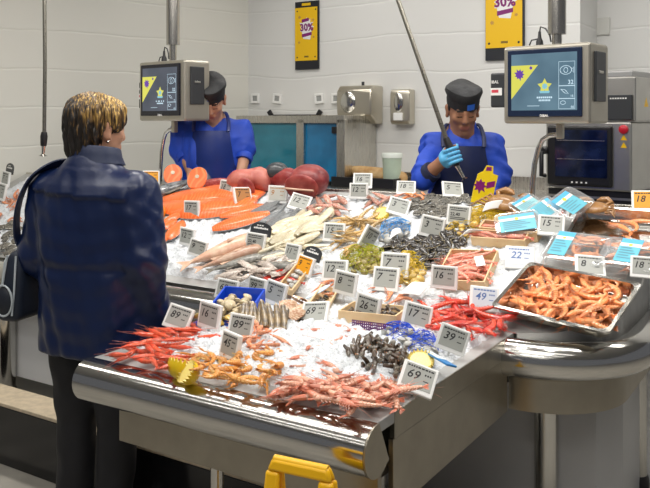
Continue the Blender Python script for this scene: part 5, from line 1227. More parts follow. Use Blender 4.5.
# lemons
LEM = mat('lemon_peel', (.88, .60, .01), .35, bump=.2, bscale=160); LEMF = mat('lemon_flesh', (.92, .70, .12), .35, col2=(.95, .80, .35), nscale=30)
def lemon(px, py, r, label, ang, tilt=.5, part_=None):
    M = lay(px, py, ang, r*.55, r, part_=part_) @ Matrix.Rotation(tilt, 4, 'X')
    n = 20; prof = []
    mb = MB(); rs = []
    for k in range(8):
        th = PI/2*k/7; z = -1.05*math.cos(th); q = math.sin(th)
        rs.append([(q*math.cos(2*PI*j/(2*n)), q*math.sin(2*PI*j/(2*n)), z if k < 7 else (.28 if j % 2 else -.10)) for j in range(2*n)])
    mb.rings(rs, cap=False); mb.add([(0, 0, -1.2)]+list(rs[0]), [(0, (j+1) % (2*n)+1, j+1) for j in range(2*n)])
    o = part('lemon_half', mb, LEM, M=M); tag(o, label, 'lemon')
    rs2 = [[(q*math.cos(2*PI*j/(2*n)), q*math.sin(2*PI*j/(2*n)), (.24 if j % 2 else -.10) if q > .9 else z) for j in range(2*n)] for q, z in ((.97, 0), (.8, .02), (.4, .05), (.05, .03))]
    part('cut_flesh', MB().rings(rs2), LEMF, o); return o
lemon(182, 364, .042, 'zigzag-cut lemon half in front of the red prawns at the left', 10, -.5)
lemon(187, 372, .036, 'zigzag-cut lemon half facing the table edge, below the other', 40, .9)
lemon(421, 360, .040, 'zigzag-cut lemon half right behind the front 69 price tag', 0, .5)
lemon(381, 213, .040, 'bright yellow lemon half left of the 3 price tag at the back', 0, .3)
# ================================================================== CRATES, TRAYS, PACKS
def crate(x0, y0, x1, y1, depth_px, h, label, m=PLYWOOD, part_=None, lift=.0, tiltx=0, th=.006, bottom=True, L2=None):
    """front edge given by two picture points; depth runs away from the viewer"""
    p, q = S(x0, y0, lift, part_), S(x1, y1, lift, part_); n = nrm((p+q)/2); M = frame(p, q-p, n, 1); w = (q-p).length; d = depth_px
    if tiltx: M = M @ Matrix.Rotation(tiltx, 4, 'X')
    r = empty('wooden_crate', M, label, 'crate')
    part('side_board', MB().box((w/2, th/2, h/2), (w, th, h)), m, r, False, .001); part('side_board', MB().box((w/2, d-th/2, h/2), (w, th, h)), m, r, False, .001)
    part('side_board', MB().box((th/2, d/2, h/2), (th, d-2*th, h)), m, r, False, .001); part('side_board', MB().box((w-th/2, d/2, h/2), (th, d-2*th, h)), m, r, False, .001)
    if bottom: part('base_board', MB().box((w/2, d/2, .003), (w-.002, d-.002, .006)), m, r, False)
    return r, M, w, d
def fill(kind, M, w, d, n, size, z0, z1, label, group, seed, ang=0, spread=40, tilt=.2, mar=.03, flip=True):
    r = random.Random(seed); pts = []
    for i in range(n):
        best = None
        for _ in range(12):
            c = (r.uniform(mar, w-mar), r.uniform(mar, d-mar)); dd = min([(c[0]-a)**2+(c[1]-b)**2 for a, b in pts] or [9])
            if best is None or dd > best[0]: best = (dd, c)
        pts.append(best[1]); x, y = best[1]
        Mi = M @ Matrix.Translation((x, y, r.uniform(z0, z1))) @ Matrix.Rotation(math.radians(ang+r.uniform(-spread, spread)), 4, 'Z') @ Euler((r.uniform(-tilt, tilt), r.uniform(-tilt, tilt), 0)).to_matrix().to_4x4() @ Matrix.Scale(size*r.uniform(.88, 1.12), 4)
        if flip and r.random() < .5: Mi = Mi @ Matrix.Rotation(PI, 4, 'X')
        kind.put(Mi, label, group)
r, M, w, d = crate(436, 289, 486, 292, .235, .045, 'open wooden crate of pink prawns, nearest of the three'); fill(K_BOX, M, w, d, 40, .12, .018, .048, 'pink prawn in the nearest wooden crate beside the 16 tag', 'prawns in the nearest crate', 51, 0, 22, mar=.035)
wl_ = part('paper_label', MB().box((0, 0, 0), (.035, .075, .002)), WHITE, M=M @ Matrix.Translation((w*.80, d*.45, .072)) @ Matrix.Rotation(.4, 4, 'Z')); tag(wl_, 'white paper slip lying on the prawns of the nearest crate', 'paper slip')
r, M, w, d = crate(472, 246, 526, 250, .07, .045, 'shallow wooden crate of pink prawns, middle of the three'); fill(K_BOX, M, w, d, 14, .11, .018, .045, 'pink prawn in the middle wooden crate', 'prawns in the middle crate', 52, 0, 16, mar=.03)
r, M, w, d = crate(480, 237, 538, 243, .07, .05, 'wooden crate of pink prawns, rearmost of the three'); fill(K_BOX, M, w, d, 14, .11, .018, .05, 'pink prawn in the rearmost wooden crate', 'prawns in the rearmost crate', 53, 0, 16, mar=.03)
r, M, w, d = crate(338, 324, 396, 330, .16, .05, 'wooden crate of goose barnacles under the 26 price tag', lift=.0, part_='f'); fill(K_BAR, M, w, d, 54, .036, .015, .045, 'goose barnacle inside the wooden crate under the 26 tag', 'barnacles in the crate', 54, 0, 180, .8, mar=.018)
# purple net flap under that crate
mb = MB(); pA, pB = S(352, 328, .004, 'f'), S(398, 334, .004, 'f')
mb.grid(lambda s, q: tuple(pA.lerp(pB, s)+Vector((.0+.2*0, -.035*q-.004, .006*math.sin(s*40)*q-.0+.03*(1-q)))), 22, 4); o = part('purple_net', mb, NPUR, smooth=False); wm = o.modifiers.new('net', 'WIREFRAME'); wm.thickness = .005; tag(o, 'dark purple netting sticking out below the barnacle crate', 'net')
# two thin wooden boxes standing on edge with mesh bottoms, and their shells
r, M, w, d = crate(292, 296, 314, 268, .07, .03, 'narrow wooden box leaning by the orange 9 price tag', part_='i', tiltx=.25); fill(K_CLAM_G, M, w, d, 10, .03, .012, .02, 'small grey shell in the narrow leaning wooden box', 'shells in the leaning box', 55, 0, 180, mar=.02)
r, M, w, d = crate(322, 322, 336, 288, .075, .035, 'wooden box with a light blue oval label beside the 69 tag', part_='i' if False else None, tiltx=.3); fill(K_MUS, M, w, d, 9, .05, .012, .02, 'dark shell in the box with the oval blue label', 'shells in the oval label box', 56, 0, 90, mar=.02)
o = part('oval_label', MB().prism([(.032*math.cos(2*PI*i/28), .055*math.sin(2*PI*i/28)) for i in range(28)], 0, .003), mat('pale_blue_paper', (.60, .74, .88), .5), M=lay(318, 292, 70, .045) @ Matrix.Rotation(.5, 4, 'X')); tag(o, 'light blue oval label above the middle 69 price tag', 'label')
# scallops
def scallop():
    mb = MB(); n = 28; m = 8
    for sgn in (1, -1):
        vs = [(0, -.5, 0)]; fs = []
        for k in range(1, m+1):
            for j in range(n+1):
                a = PI*.5+(j/n-.5)*2.5; q = k/m; rr_ = q*(1+.02*math.cos(j*PI)); vs.append((rr_*math.cos(a)*.62, -.5+rr_*math.sin(a), sgn*(.15*math.sin(PI*min(1, q*.96+.02))**.7+.018*math.cos(j*PI)*q)))
        for j in range(n): fs.append((0, j+1, j+2))
        for k in range(m-1):
            for j in range(n): a = 1+k*(n+1)+j; fs.append((a, a+n+1, a+n+2, a+1))
        mb.add(vs, fs)
    o = part('scallop', mb, sea('scallop_shell', (.50, .24, .13), (.74, .58, .42), ns=8)); part('hinge_ears', MB().box((0, -.46, 0), (.5, .14, .05)), CREAM, o, False, .02); return o
K_SC = Kind([scallop()], 'scallop')
for i, (x, y, a, lb) in enumerate(((288, 306, 20, 'ribbed scallop shell right of the 5 price tag'), (300, 300, -30, 'ribbed scallop shell nearest the narrow leaning box'), (296, 314, 80, 'ribbed scallop shell touching the middle 69 tag'), (306, 310, 10, 'ribbed scallop shell behind the middle 69 tag'))):
    K_SC.put(lay(x, y, a, .03, .075, .35, .3), lb)
heap(K_MUS, [(270, 312), (286, 304), (306, 308), (302, 322), (280, 320)], 10, 0, 180, .05, 'dark shell on the ice among the scallops', 'dark shells among the scallops', rise=.015, seed=58, mind=6)
# razor clams: two standing bundles
RZM = sea('razor_shell', (.30, .21, .10), (.10, .07, .045), ns=8)
def razor(): 
    mb = MB(); mb.rings([[(x, .09*math.cos(a)*(1 if abs(x) < .45 else .8)+.06*x*x, .05*math.sin(a)) for a in [2*PI*j/10 for j in range(10)]] for x in (-.5, -.46, -.2, 0, .2, .46, .5)]); o = part('razor_clam', mb, RZM); part('foot', MB().tube([(.48, .01, 0), (.56, .02, 0), (.60, .03, 0)], [.035, .03, .015], 7), CREAM, o); return o
K_RZ = Kind([razor()], 'razor clam')
for b_i, (x0, x1, yb, n, lb, g) in enumerate(((242, 264, 320, 12, 'long brown razor clam in the bundle under the 99 tag', 'razor clams under the 99 tag'), (264, 284, 322, 9, 'long dark razor clam in the bundle under the 5 tag', 'razor clams under the 5 tag'))):
    for i in range(n):
        f = (i % (n//2))/(n//2-1); x = x0+(x1-x0)*f; row = i//(n//2)
        M = lay(x, yb-row*4, -82+8*f, .03+row*.012, .13) @ Matrix.Rotation(-.5, 4, 'Y') @ Matrix.Rotation(RND.uniform(-.15, .15), 4, 'Z'); K_RZ.put(M, lb, g)
# blue tray of clams
TRB = mat('blue_tray_plastic', (.006, .07, .62), .35)
p, q = S(192, 326, 0, 'f'), S(236, 330, 0, 'f'); M = frame(p, q-p, UP, 1); w = (q-p).length; d = .27
bt = empty('blue_tray', M, 'blue plastic tray of cream clams behind the 16 price tag', 'tray')
part('base', MB().box((w/2, d/2, .006), (w, d, .012)), TRB, bt, False, .003)
part('back_wall', MB().box((w/2, d-.004, .05), (w, .008, .085)), TRB, bt, False, .003)
for x in (.004, w-.004): part('side_wall', MB().hexa([(x-.004, .10, .01), (x+.004, .10, .01), (x+.004, d, .01), (x-.004, d, .01)], [(x-.004, .10, .03), (x+.004, .10, .03), (x+.004, d, .092), (x-.004, d, .092)]), TRB, bt, False, .002)
fill(K_CLAM_C, M, w, d, 34, .04, .03, .07, 'cream clam in the blue tray behind the 16 tag', 'clams in the blue tray', 61, 0, 180, .6, mar=.03)
fill(K_CLAM_Y, M @ Matrix.Translation((0, -.03, 0)), w, .12, 14, .036, .02, .04, 'golden clam at the front of the blue tray', 'golden clams at the front of the blue tray', 62, 0, 180, .6, mar=.02)
# steel gastronorm trays
def steel_tray(corners, h, label, lift=.0, rim=.014):
    P = [S(x, y, h+lift, 'i') for x, y in corners]       # rim corners: front left, front right, back right, back left
    o_ = (P[0]+P[1]+P[2]+P[3])/4; x_ = (P[1]-P[0]+P[2]-P[3]).normalized(); n_ = nrm(o_); M = frame(o_, x_, n_, 1); Mi = M.inverted()
    L_ = [Mi @ p for p in P]; w = (L_[1].x-L_[0].x+L_[2].x-L_[3].x)/2; d = (L_[3].y-L_[0].y+L_[2].y-L_[1].y)/2
    r = empty('steel_tray', M, label, 'tray')
    def rr(w, d, rad, z, n=6):
        out = []
        for cx_, cy_, a0 in ((w/2-rad, d/2-rad, 0), (-w/2+rad, d/2-rad, PI/2), (-w/2+rad, -d/2+rad, PI), (w/2-rad, -d/2+rad, 1.5*PI)):
            out += [(cx_+rad*math.cos(a0+PI/2*i/n), cy_+rad*math.sin(a0+PI/2*i/n), z) for i in range(n+1)]
        return out
    mb = MB(); mb.rings([rr(w, d, .02, -.008), rr(w, d, .02, 0), rr(w-2*rim, d-2*rim, .035, -.001), rr(w-2*rim-.012, d-2*rim-.012, .035, -h*.7), rr(w-2*rim-.03, d-2*rim-.03, .03, -h+.002), rr(.02, .02, .009, -h+.002)], cap=False)
    part('pan', mb, CHROME, r, True); o2 = MB(); o2.rings([rr(w-2*rim+.002, d-2*rim+.002, .035, -.004), rr(w-2*rim-.010, d-2*rim-.010, .035, -h*.7), rr(w-2*rim-.028, d-2*rim-.028, .03, -h)], cap=False); part('underside', o2, PANELST, r, True)
    return r, M, w, d
r, M, w, d = steel_tray(((487, 305), (603, 332), (648, 284), (532, 262)), .05, 'steel tray heaped with cooked orange prawns at the front right corner')
fill(K_COOK, M @ Matrix.Translation((-w/2, -d/2, 0)), w, d, 66, .13, -.038, -.002, 'cooked orange prawn in the front right steel tray', 'cooked prawns in the front tray', 71, 0, 90, .25, mar=.06)
r, M, w, d = steel_tray(((560, 244), (668, 252), (676, 212), (582, 204)), .05, 'steel tray with a few orange prawns at the back right')
fill(K_COOK, M @ Matrix.Translation((-w/2, -d/2, 0)), w, d*.5, 12, .11, -.035, -.02, 'cooked orange prawn in the back right steel tray', 'cooked prawns in the back tray', 72, 0, 60, .2, mar=.05)
for (x, y, a) in ((634, 224, 10), (622, 227, 15), (642, 221, -5)): K_COOK.put(lay(x, y, a, .03, .14, part_='i'), 'cooked orange prawn in the back right steel tray', 'cooked prawns in the back tray')
# clear packs with blue labels
CLR = clear('clear_pack_plastic'); CYAN = mat('cyan_label', (.14, .50, .62), .4); CYAN2 = mat('pale_cyan_label', (.34, .64, .68), .4); LBL = mat('label_blue', (.10, .45, .72), .4); LYW = mat('label_yellow', (.85, .62, .05), .4); LTX = mat('label_print', (.12, .25, .35), .5)
def pack(px, py, ang, w, d, h, label, lab, lift=.0, tilt=0, roll=0, cont=None, nc=0, grp=None, seed=1, cm=CYAN):
    M = lay(px, py, ang, lift, 1, tilt, roll, 'i'); r = empty('clear_pack', M, label, 'pack')
    def rr(w, d, rad, z, n=4):
        out = []
        for cx_, cy_, a0 in ((w/2-rad, d/2-rad, 0), (-w/2+rad, d/2-rad, PI/2), (-w/2+rad, -d/2+rad, PI), (w/2-rad, -d/2+rad, 1.5*PI)): out += [(cx_+rad*math.cos(a0+PI/2*i/n), cy_+rad*math.sin(a0+PI/2*i/n), z) for i in range(n+1)]
        return out
    part('pack_tray', MB().rings([rr(w*.9, d*.9, .02, .001), rr(w*.96, d*.96, .024, h*.85), rr(w, d, .026, h*.86), rr(w, d, .026, h*.92), rr(w*.94, d*.94, .022, h), rr(.01, .01, .004, h)], cap=False), CLR, r)
    lx, ly, lw, ld = lab; z = h+.0012
    lo = part('blue_label', MB().box((lx, ly, z), (lw, ld, .0014)), cm, r, False); z += .0012
    m = MB(); poly(m, [(lx-lw/2, ly+ld*.30), (lx+lw/2, ly+ld*.30), (lx+lw/2, ly+ld/2), (lx-lw/2, ly+ld/2)], z); part('label_band', m, LBL, lo, False)
    m = MB(); poly(m, [(lx-lw/2, ly+ld*.16), (lx+lw/2, ly+ld*.16), (lx+lw/2, ly+ld*.30), (lx-lw/2, ly+ld*.30)], z); part('label_band', m, WHITE, lo, False)
    m = MB(); burst(m, (lx, ly+ld*.23), min(lw, ld)*.10, z+.0006, 6, 3, .8); part('label_mark', m, LYW, lo, False)
    m = MB()
    for k in range(5): yy = ly+ld*(.08-.11*k); poly(m, [(lx-lw*.4, yy), (lx+lw*(.1+.25*((k*7) % 3)/2), yy), (lx+lw*(.1+.25*((k*7) % 3)/2), yy+ld*.03), (lx-lw*.4, yy+ld*.03)], z+.0006)
    part('label_print', m, LTX, lo, False)
    if cont: fill(cont, M @ Matrix.Translation((-w/2, -d/2, 0)), w, d, nc, .10, h*.3, h*.6, grp[0], grp[1], seed, 0, 90, .15, mar=.045)
    return r
pack(518, 228, -8, .19, .13, .035, 'clear pack with a wide blue label left of the 15 price tag', (.0, .0, .15, .09), .045, 0, .35, K_BOX, 5, ('pink prawn packed under the wide blue label', 'prawns in the pack left of the 15 tag'), 81)
pack(526, 209, -30, .15, .11, .03, 'clear pack with a pale label, leftmost of the back three', (0, 0, .11, .08), .03, 0, .3, cm=CYAN2)
pack(548, 214, 38, .17, .12, .03, 'clear pack turned cornerwise right behind the 15 price tag', (0, 0, .12, .09), .055, 0, .3)
pack(569, 208, -38, .19, .14, .035, 'clear pack on top at the rear, beside the back steel tray', (-.01, 0, .11, .11), .075, 0, .35, K_BOX, 4, ('pink prawn in the topmost rear pack', 'prawns in the topmost pack'), 82)
pack(578, 256, 8, .24, .19, .045, 'big clear pack of orange seafood behind the right 8 price tag', (-.062, .01, .07, .15), .01, 0, .12, K_COOK, 12, ('orange prawn in the big pack behind the 8 tag', 'prawns in the big pack'), 83)
pack(632, 262, 8, .22, .18, .045, 'clear pack of orange seafood behind the 18 price tag', (-.01, .01, .08, .14), .01, 0, .12, K_COOK, 10, ('orange prawn in the pack behind the 18 tag', 'prawns in the pack behind the 18 tag'), 84)
# brown crabs
CRB = sea('crab_shell', (.30, .13, .035), (.46, .24, .08), rough=.35, ns=18)
def crab():
    mb = MB().ell((0, 0, 0), (.5, .34, .17), 24, 12); mb.v = [(x*(1+.10*max(0, y)), y, z*(1 if z > 0 else .5)) for x, y, z in mb.v]; o = part('brown_crab', mb, CRB)
    for s in (-1, 1):
        part('claw', MB().tube([(.38*s, .22, -.02), (.55*s, .36, 0), (.42*s, .52, .02), (.2*s, .54, .02), (.06*s, .50, .02)], [.06, .09, .12, .10, .015], 9), CRB, o)
        for k in range(4): part('leg', MB().tube([(.40*s, .12-.12*k, -.05), (.62*s, .16-.17*k, .03), (.72*s, .02-.19*k, -.06)], [.045, .04, .01], 6), CRB, o)
    return o
K_CR = Kind([crab()], 'crab')
K_CR.put(lay(503, 203, 20, .05, .17, part_='i'), 'brown crab behind the long yellow net bag'); K_CR.put(lay(593, 208, 0, .05, .13, part_='i'), 'brown crab behind the topmost clear pack')
# papers, blue slip, splash sign
def paper(pts, name, label, m=WHITE, lift=.03, cat='paper'):
    P = [S(x, y, lift+k, None) for x, y, k in pts]; mb = MB(); n = 8
    mb.grid(lambda s, q: tuple(P[0].lerp(P[1], s).lerp(P[3].lerp(P[2], s), q)+UP*(.004*math.sin(PI*s))), n, n); o = part(name, mb, m); so = o.modifiers.new('thick', 'SOLIDIFY'); so.thickness = .0008; return tag(o, label, cat)
paper([(398, 294, 0), (420, 296, 0), (430, 284, .02), (412, 282, .02)], 'paper_sheet', 'white paper sheet on the ice below the 16 price tag')
paper([(482, 212, .0), (500, 208, .0), (503, 200, .03), (486, 203, .03)], 'paper_label', 'white paper label lying on the long yellow net bag', lift=.055)
paper([(458, 238, .0), (474, 232, .0), (484, 231, .02), (468, 229, .03)], 'paper_label', 'white paper label curling at the left end of the yellow net', lift=.05)
paper([(389, 240, .0), (402, 232, .0), (400, 228, .01), (392, 230, .02)], 'paper_label', 'white paper label on the light blue net bag', lift=.06)
M, L_ = between(424, 350, 452, 366, .03, 'f'); o = part('plastic_slip', MB().box((0, 0, 0), (L_, .035, .006)), mat('blue_slip', (.03, .22, .55), .3), None, False, .002, M=M @ Matrix.Rotation(.3, 4, 'X')); tag(o, 'blue and white plastic slip behind the front 69 tag', 'slip')
part('slip_label', MB().box((.02, 0, .0036), (L_*.55, .033, .001)), mat('slip_white', (.72, .80, .84), .4), o, False)
p = S(481, 204, 0); M = Matrix(((1, 0, 0, p.x), (0, 0, -1, p.y), (0, 1, 0, p.z), (0, 0, 0, 1))); sg = empty('splash_sign', M @ Matrix.Rotation(-.15, 4, 'Z'), 'yellow cut-out sign with purple marks in front of the right worker', 'sign')
SGY = mat('sign_yellow', (.88, .66, .01), .4)
out_ = [(-.05, .0), (.03, .0), (.05, .03), (.055, .10), (.06, .145), (.035, .15), (.03, .185), (.0, .185), (-.012, .155), (-.035, .14), (-.045, .08)]
part('board', MB().prism(out_, -.003, .003), SGY, sg, False)
m = MB(); burst(m, (-.018, .085), .034, .0036, 8, 4, .6); poly(m, [(-.002, .158), (.026, .162), (.024, .18), (.0, .178)], .0036); poly(m, [(.012, .075), (.050, .09), (.050, .118), (.012, .105)], .0036); part('purple_print', m, PP, sg, False)
part('stem', MB().cyl((-.01, -.05, -.004), (-.01, .02, -.004), .004, 8), WHITE, sg)
# ================================================================== PRICE TAGS
EINK = mat('eink_grey', (.40, .41, .38), .45); EWHITE = mat('eink_white', (.66, .70, .76), .4); EORG = mat('eink_orange', (.86, .36, .01), .45); INK = mat('eink_black', (.015, .015, .018), .6); EBRN = mat('eink_brown_orange', (.46, .22, .07), .5); INKB = mat('ink_blue', (.08, .16, .40), .5); EPALE = mat('eink_pale', (.60, .60, .55), .45)
def price_tag(TL, TR, BL, txt, label, scr=EINK, ink=INK, dome=False, r_asp=1.17, depth=.014, style=0, dd=0, part_=None):
    wx, wy = TR[0]-TL[0], TR[1]-TL[1]; hx, hy = BL[0]-TL[0], BL[1]-TL[1]
    c = wx*hx+wy*hy; A = wx*wx+wy*wy; B = hx*hx+hy*hy; r2 = r_asp**2
    if abs(c) > 1:
        b_ = A-r2*B; x = (-b_+math.sqrt(b_*b_+4*r2*c*c))/2; x = min(max(x, c*c/(1.2*B)), 1.2*A); wz = math.sqrt(x); hz = -abs(c)/wz; wz = -c/hz
    else:
        wz = 0; hz = -math.sqrt(max(.1*B, A/r2-B)) if A/r2 > B else -.25*math.sqrt(B)
    bx, by = BL[0]+wx/2, BL[1]+wy/2
    base = S(bx, by+3, 0, part_); d = base.y-.004+dd; k = d/F
    X = Vector((wx, wz, -wy))*k; Y = -Vector((hx, hz, -hy))*k
    Wm, Hm = X.length, Y.length; X.normalize(); Y = (Y-X*Y.dot(X)).normalized(); Z = X.cross(Y)
    if Z.y > 0: Z = -Z
    cpx, cpy = TL[0]+(wx+hx)/2, TL[1]+(wy+hy)/2; c3 = ray(cpx, cpy, d+(Y*Hm/2).y)
    M = Matrix(((X.x, Y.x, Z.x, c3.x), (X.y, Y.y, Z.y, c3.y), (X.z, Y.z, Z.z, c3.z), (0, 0, 0, 1)))
    if M.to_3x3().determinant() < 0: M = M @ Matrix.Scale(-1, 4, (1, 0, 0))
    t = empty('price_tag', M, label, 'price tag')
    part('case', MB().box((0, 0, -depth/2), (Wm, Hm, depth)), WHITE, t, False, min(.003, Wm*.04))
    sw, sh = Wm*.82, Hm*.76; yo = Hm*.045
    sc = part('screen', MB().box((0, yo, .0004), (sw, sh, .001)), scr, t, False); z = .0012
    m = MB()
    if txt:
        big = sh*.40
        write(m, txt, -sw*.38 if style == 0 else -sw*.42, yo-sh*(.14 if style == 0 else .1), big if style == 0 else sh*.22, z, shear=.22 if style == 0 else 0, bold=.012 if style == 0 else .03, wmax=sw*.50 if style == 0 else sw*.8)
    rr = random.Random(int(TL[0]*7+TL[1]))
    x = -sw*.46
    while x < sw*.40:
        w_ = sw*rr.uniform(.05, .12); poly(m, [(x, yo+sh*.36), (min(x+w_, sw*.46), yo+sh*.36), (min(x+w_, sw*.46), yo+sh*.43), (x, yo+sh*.43)], z); x += w_+sw*.025
    if style == 0:
        for i in range(3): q = sw*(.18+.085*i); poly(m, [(q, yo+sh*.13), (q+sw*.055, yo+sh*.13), (q+sw*.055, yo+sh*.21), (q, yo+sh*.21)], z)
        poly(m, [(sw*.18, yo-sh*.13), (sw*.36, yo-sh*.13), (sw*.36, yo-sh*.09), (sw*.18, yo-sh*.09)], z)
    else:
        for yy in (.24, -.22, -.32): poly(m, [(-sw*.42, yo+sh*yy), (sw*.36, yo+sh*yy), (sw*.36, yo+sh*(yy+.05)), (-sw*.42, yo+sh*(yy+.05))], z)
    part('price_print', m, ink, sc, False)
    # spike into the ice
    b0 = Vector((0, -Hm/2+.006, -depth*.6)); g = M.inverted() @ (Vector((base.x, c3.y+.012, base.z-.02)))
    part('spike', MB().tube([b0, b0.lerp(g, .5), g], [.004, .0035, .003], 6), WHITE, t)
    if dome:
        q = MB(); pts = [(-Wm*.52, 0), (Wm*.52, 0), (Wm*.52, Hm*.42)]+[(Wm*.52*math.cos(a), Hm*.42+Hm*.30*math.sin(a)) for a in np.linspace(0, PI, 14)][1:-1]+[(-Wm*.52, Hm*.42)]
        dm = part('topper', q.prism([(x+Wm*.12, y+Hm*.36) for x, y in pts], -depth*1.5, -depth*1.05), DARK, t, False, .0015)
        q = MB()
        for i in range(3): poly(q, [(-Wm*.10+i*Wm*.12, Hm*.88), (-Wm*.01+i*Wm*.12, Hm*.88), (-Wm*.01+i*Wm*.12, Hm*.93), (-Wm*.10+i*Wm*.12, Hm*.93)], -depth*1.04)
        for i in range(7): poly(q, [(-Wm*.24+i*Wm*.105, Hm*.72), (-Wm*.15+i*Wm*.105, Hm*.72), (-Wm*.15+i*Wm*.105, Hm*(.80+.02*(i % 2))), (-Wm*.24+i*Wm*.105, Hm*(.80+.02*(i % 2)))], -depth*1.04)
        part('topper_lettering', q, WHITE, dm, False)
    return t
TAGS = [
 ((169, 304), (195, 310), (161, 325), '89', 'tilted 89 price tag touching the navy jacket', {}),
 ((198.5, 302), (222, 304), (195, 328), '16', '16 price tag standing in front of the blue tray', {}),
 ((230.4, 312.6), (255, 317), (226, 337), '89', '89 price tag behind the small 45 tag', {}),
 ((221.6, 332), (241, 333.5), (217, 358), '45', 'narrow 45 price tag among the yellow langoustines', {}),
 ((302.7, 304.6), (329.7, 301), (299, 324), '69', '69 price tag beside the scallop shells', {}),
 ((358, 293.7), (380.3, 296.5), (353, 319.5), '26', '26 price tag in the barnacle crate', {}),
 ((335.8, 270.7), (357.4, 273), (332, 293.7), '8', '8 price tag in front of the 12 tag', {}),
 ((374.5, 267.6), (399.7, 267.4), (370.8, 290.5), '7', 'lower and nearer of the two 7 price tags', {}),
 ((382, 253), (409.6, 253), (379, 277), '7', 'upper 7 price tag, partly covered by the other 7', {}),
 ((323, 260), (348.5, 260), (321, 281), '12', '12 price tag half hidden behind the 8 tag', {}),
 ((298.8, 255), (315, 257.7), (292.4, 273.8), '9', 'orange 9 price tag with a black rounded topper', dict(scr=EORG, dome=True)),
 ((286, 243.8), (301, 244.3), (282, 261), '11', '11 price tag left of the orange 9 tag', {}),
 ((323.8, 222.8), (345.7, 223.5), (322, 240.8), '15', '15 price tag beside the white fillets', {}),
 ((368.8, 223.5), (382.4, 233.4), (358, 243), '10', 'strongly turned 10 price tag beside the light blue net', {}),
 ((293, 192.3), (313, 197), (286, 207), '12', 'tilted 12 price tag in front of the dark tuna', {}),
 ((268, 185.4), (287.7, 185.8), (267, 203), '9', 'pale price tag with faint colour print by the tuna', dict(scr=EPALE, ink=EBRN)),
 ((233.5, 186.5), (249.6, 187.7), (237, 204), '7', 'brown-orange price tag leaning at the pale tuna block', dict(scr=EBRN)),
 ((219.6, 179.6), (234, 180.3), (216.8, 196.5), '18', '18 price tag at the tuna loin', {}),
 ((142.8, 170.4), (159, 170.8), (143.5, 184.2), '9', 'orange price tag at the far left back by the jacket', dict(scr=EORG)),
 ((182.7, 201), (199.5, 200.4), (183, 217.7), '17', '17 price tag among the salmon fillets', {}),
 ((179, 227.4), (195.4, 228.8), (177.4, 245), '12', '12 price tag on bare ice behind the tilted 9 tag', {}),
 ((190.3, 237.8), (208.5, 242.4), (186, 254), '9', 'tilted 9 price tag over the pale pink fish', {}),
 ((246, 232), (266.5, 233.9), (243, 251), '22.40', '22.40 price tag with black topper by the salmon', dict(dome=True, style=1)),
 ((217.3, 278), (239.7, 281.5), (213.4, 297), '69', '69 price tag rising behind the blue tray', {}),
 ((248.5, 277), (266.5, 279), (246, 296), '99', '99 price tag left of the 5 tag', {}),
 ((267, 280), (287.7, 283.9), (261.6, 302.3), '5', 'big 5 price tag above the razor clams', {}),
 ((353.5, 173), (372.7, 173), (352.5, 188), '16', '16 price tag at the very back behind another tag', dict(dd=.05)),
 ((349.6, 183), (368, 183), (349, 199), '12', 'back row 12 price tag in front of the black crate', {}),
 ((397.4, 180.8), (416.5, 181.2), (395.8, 193.5), '18', 'back row 18 price tag left of the right worker', {}),
 ((391.5, 196), (412, 201), (385, 211.6), '3', 'turned 3 price tag by the bright lemon', {}),
 ((442.4, 181), (463.8, 182.7), (442, 195.4), '5', 'small 5 price tag in front of the right worker', {}),
 ((423, 214.3), (445.4, 218.5), (418.4, 235.3), '3', 'dark-printed 3 price tag standing over the mussels', {}),
 ((448.8, 204.6), (470.8, 206), (446, 225), '22.40', '22.40 price tag in front of the yellow splash sign', dict(style=1)),
 ((541, 215), (565.8, 216), (536.5, 234), '15', '15 price tag leaning on the clear packs', dict(dd=-.05)),
 ((507.6, 246.6), (535.8, 247.3), (504, 267), '22', 'white-screened 22 price tag behind the prawn tray', dict(scr=EWHITE, ink=INKB)),
 ((577.8, 255.4), (607, 257.2), (573.8, 274.3), '8', '8 price tag on the far side of the prawn tray', dict(dd=-.02)),
 ((633.8, 256.5), (658, 257), (630, 276.8), '18', '18 price tag at the right border of the picture', dict(dd=-.02)),
 ((635, 191), (660, 190), (631.5, 211.5), '18', 'orange 18 price tag at the right border by the oven', dict(scr=EORG)),
 ((432.3, 265.7), (457, 266), (430.5, 288.8), '16', '16 price tag at the nearest prawn crate', dict(dd=-.05)),
 ((471.5, 285.8), (500.8, 289), (468.5, 308.8), '49', 'bluish 49 price tag at the corner of the prawn tray', dict(scr=EWHITE, ink=INKB)),
 ((406, 300.5), (434.7, 308.8), (400, 323.8), '17', '17 price tag at the deep red prawns', {}),
 ((443, 322.7), (471.5, 332.4), (434, 346.8), '39', '39 price tag in front of the deep red prawns', {}),
 ((406.5, 361.4), (441, 373), (395.4, 384), '69', 'front 69 price tag leaning at the right table edge', {}),
 ((0, 171), (12, 172), (-2, 186), '7', 'black-topped price tag at the far left behind the navy jacket', dict(dome=True)),
 ((-6, 182), (9, 184), (-9, 199), '6', 'plain price tag at the far left behind the navy jacket', {}),
]
for a, b_, c_, t_, lb, kw in TAGS: price_tag(a, b_, c_, t_, lb, **kw)
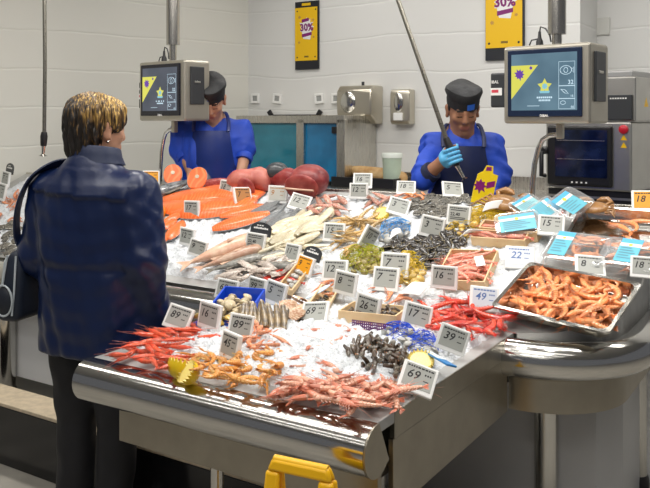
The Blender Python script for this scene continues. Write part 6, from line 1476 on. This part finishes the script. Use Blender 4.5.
# left end of the counter, behind the customer
heap(K_PEACH, [(-6, 220), (0, 196), (14, 190), (24, 200), (20, 222)], 8, 0, 90, .12, 'orange shellfish on the ice at the far left end', 'shellfish at the far left end', rise=.03, seed=91, mind=6, part_='i')
K_OYS and heap(K_OYS, [(-6, 250), (-4, 224), (16, 222), (20, 240), (10, 254)], 14, 0, 90, .08, 'grey oyster at the far left end of the counter', 'oysters at the far left end', rise=.02, seed=92, mind=7, part_='i')
# ================================================================== FOLDING FLOOR SIGN
pz = ray(301, 462, 1.86); X = Vector((.90, -.43, 0)).normalized(); Yb = Vector((-X.y, X.x, 0))
Mf = Matrix(((X.x, Yb.x, 0, pz.x), (X.y, Yb.y, 0, pz.y), (0, 0, 1, 0), (0, 0, 0, 1)))
fs = empty('floor_sign', Mf, 'yellow plastic folding floor sign in front of the table, only its handle in view', 'floor sign')
zt_ = pz.z
for sgn in (-1, 1):
    def pt(x, z, o=0): return (x, sgn*(.004+(zt_-z)*.16)+o, z)
    mb = MB()
    for (xa, za, xb, zb_) in ((-.085, zt_-.03, .085, zt_),):
        mb.hexa([pt(xa, za, -.008), pt(xb, za, -.008), pt(xb, za, .008), pt(xa, za, .008)], [pt(xa+.012, zb_, -.008), pt(xb-.012, zb_, -.008), pt(xb-.012, zb_, .008), pt(xa+.012, zb_, .008)])
    for xa, xb in ((-.088, -.05), (.05, .088)): mb.hexa([pt(xa-.003, zt_-.12, -.008), pt(xb, zt_-.12, -.008), pt(xb, zt_-.12, .008), pt(xa-.003, zt_-.12, .008)], [pt(xa, zt_-.029, -.008), pt(xb, zt_-.029, -.008), pt(xb, zt_-.029, .008), pt(xa, zt_-.029, .008)])
    mb.hexa([pt(-.14, .02, -.008), pt(.14, .02, -.008), pt(.14, .02, .008), pt(-.14, .02, .008)], [pt(-.092, zt_-.119, -.008), pt(.092, zt_-.119, -.008), pt(.092, zt_-.119, .008), pt(-.092, zt_-.119, .008)])
    part('panel', mb, YELLOW, fs, True, .009)
    for x in (-.115, .115): part('foot', MB().box(pt(x, .011), (.04, .03, .022)), BLACK, fs, False, .003)
part('hinge', MB().cyl((-.07, 0, zt_-.006), (.07, 0, zt_-.006), .011, 12), YELLOW, fs)
for k in [v for v in list(globals().values()) if isinstance(v, Kind)]: k.clean()
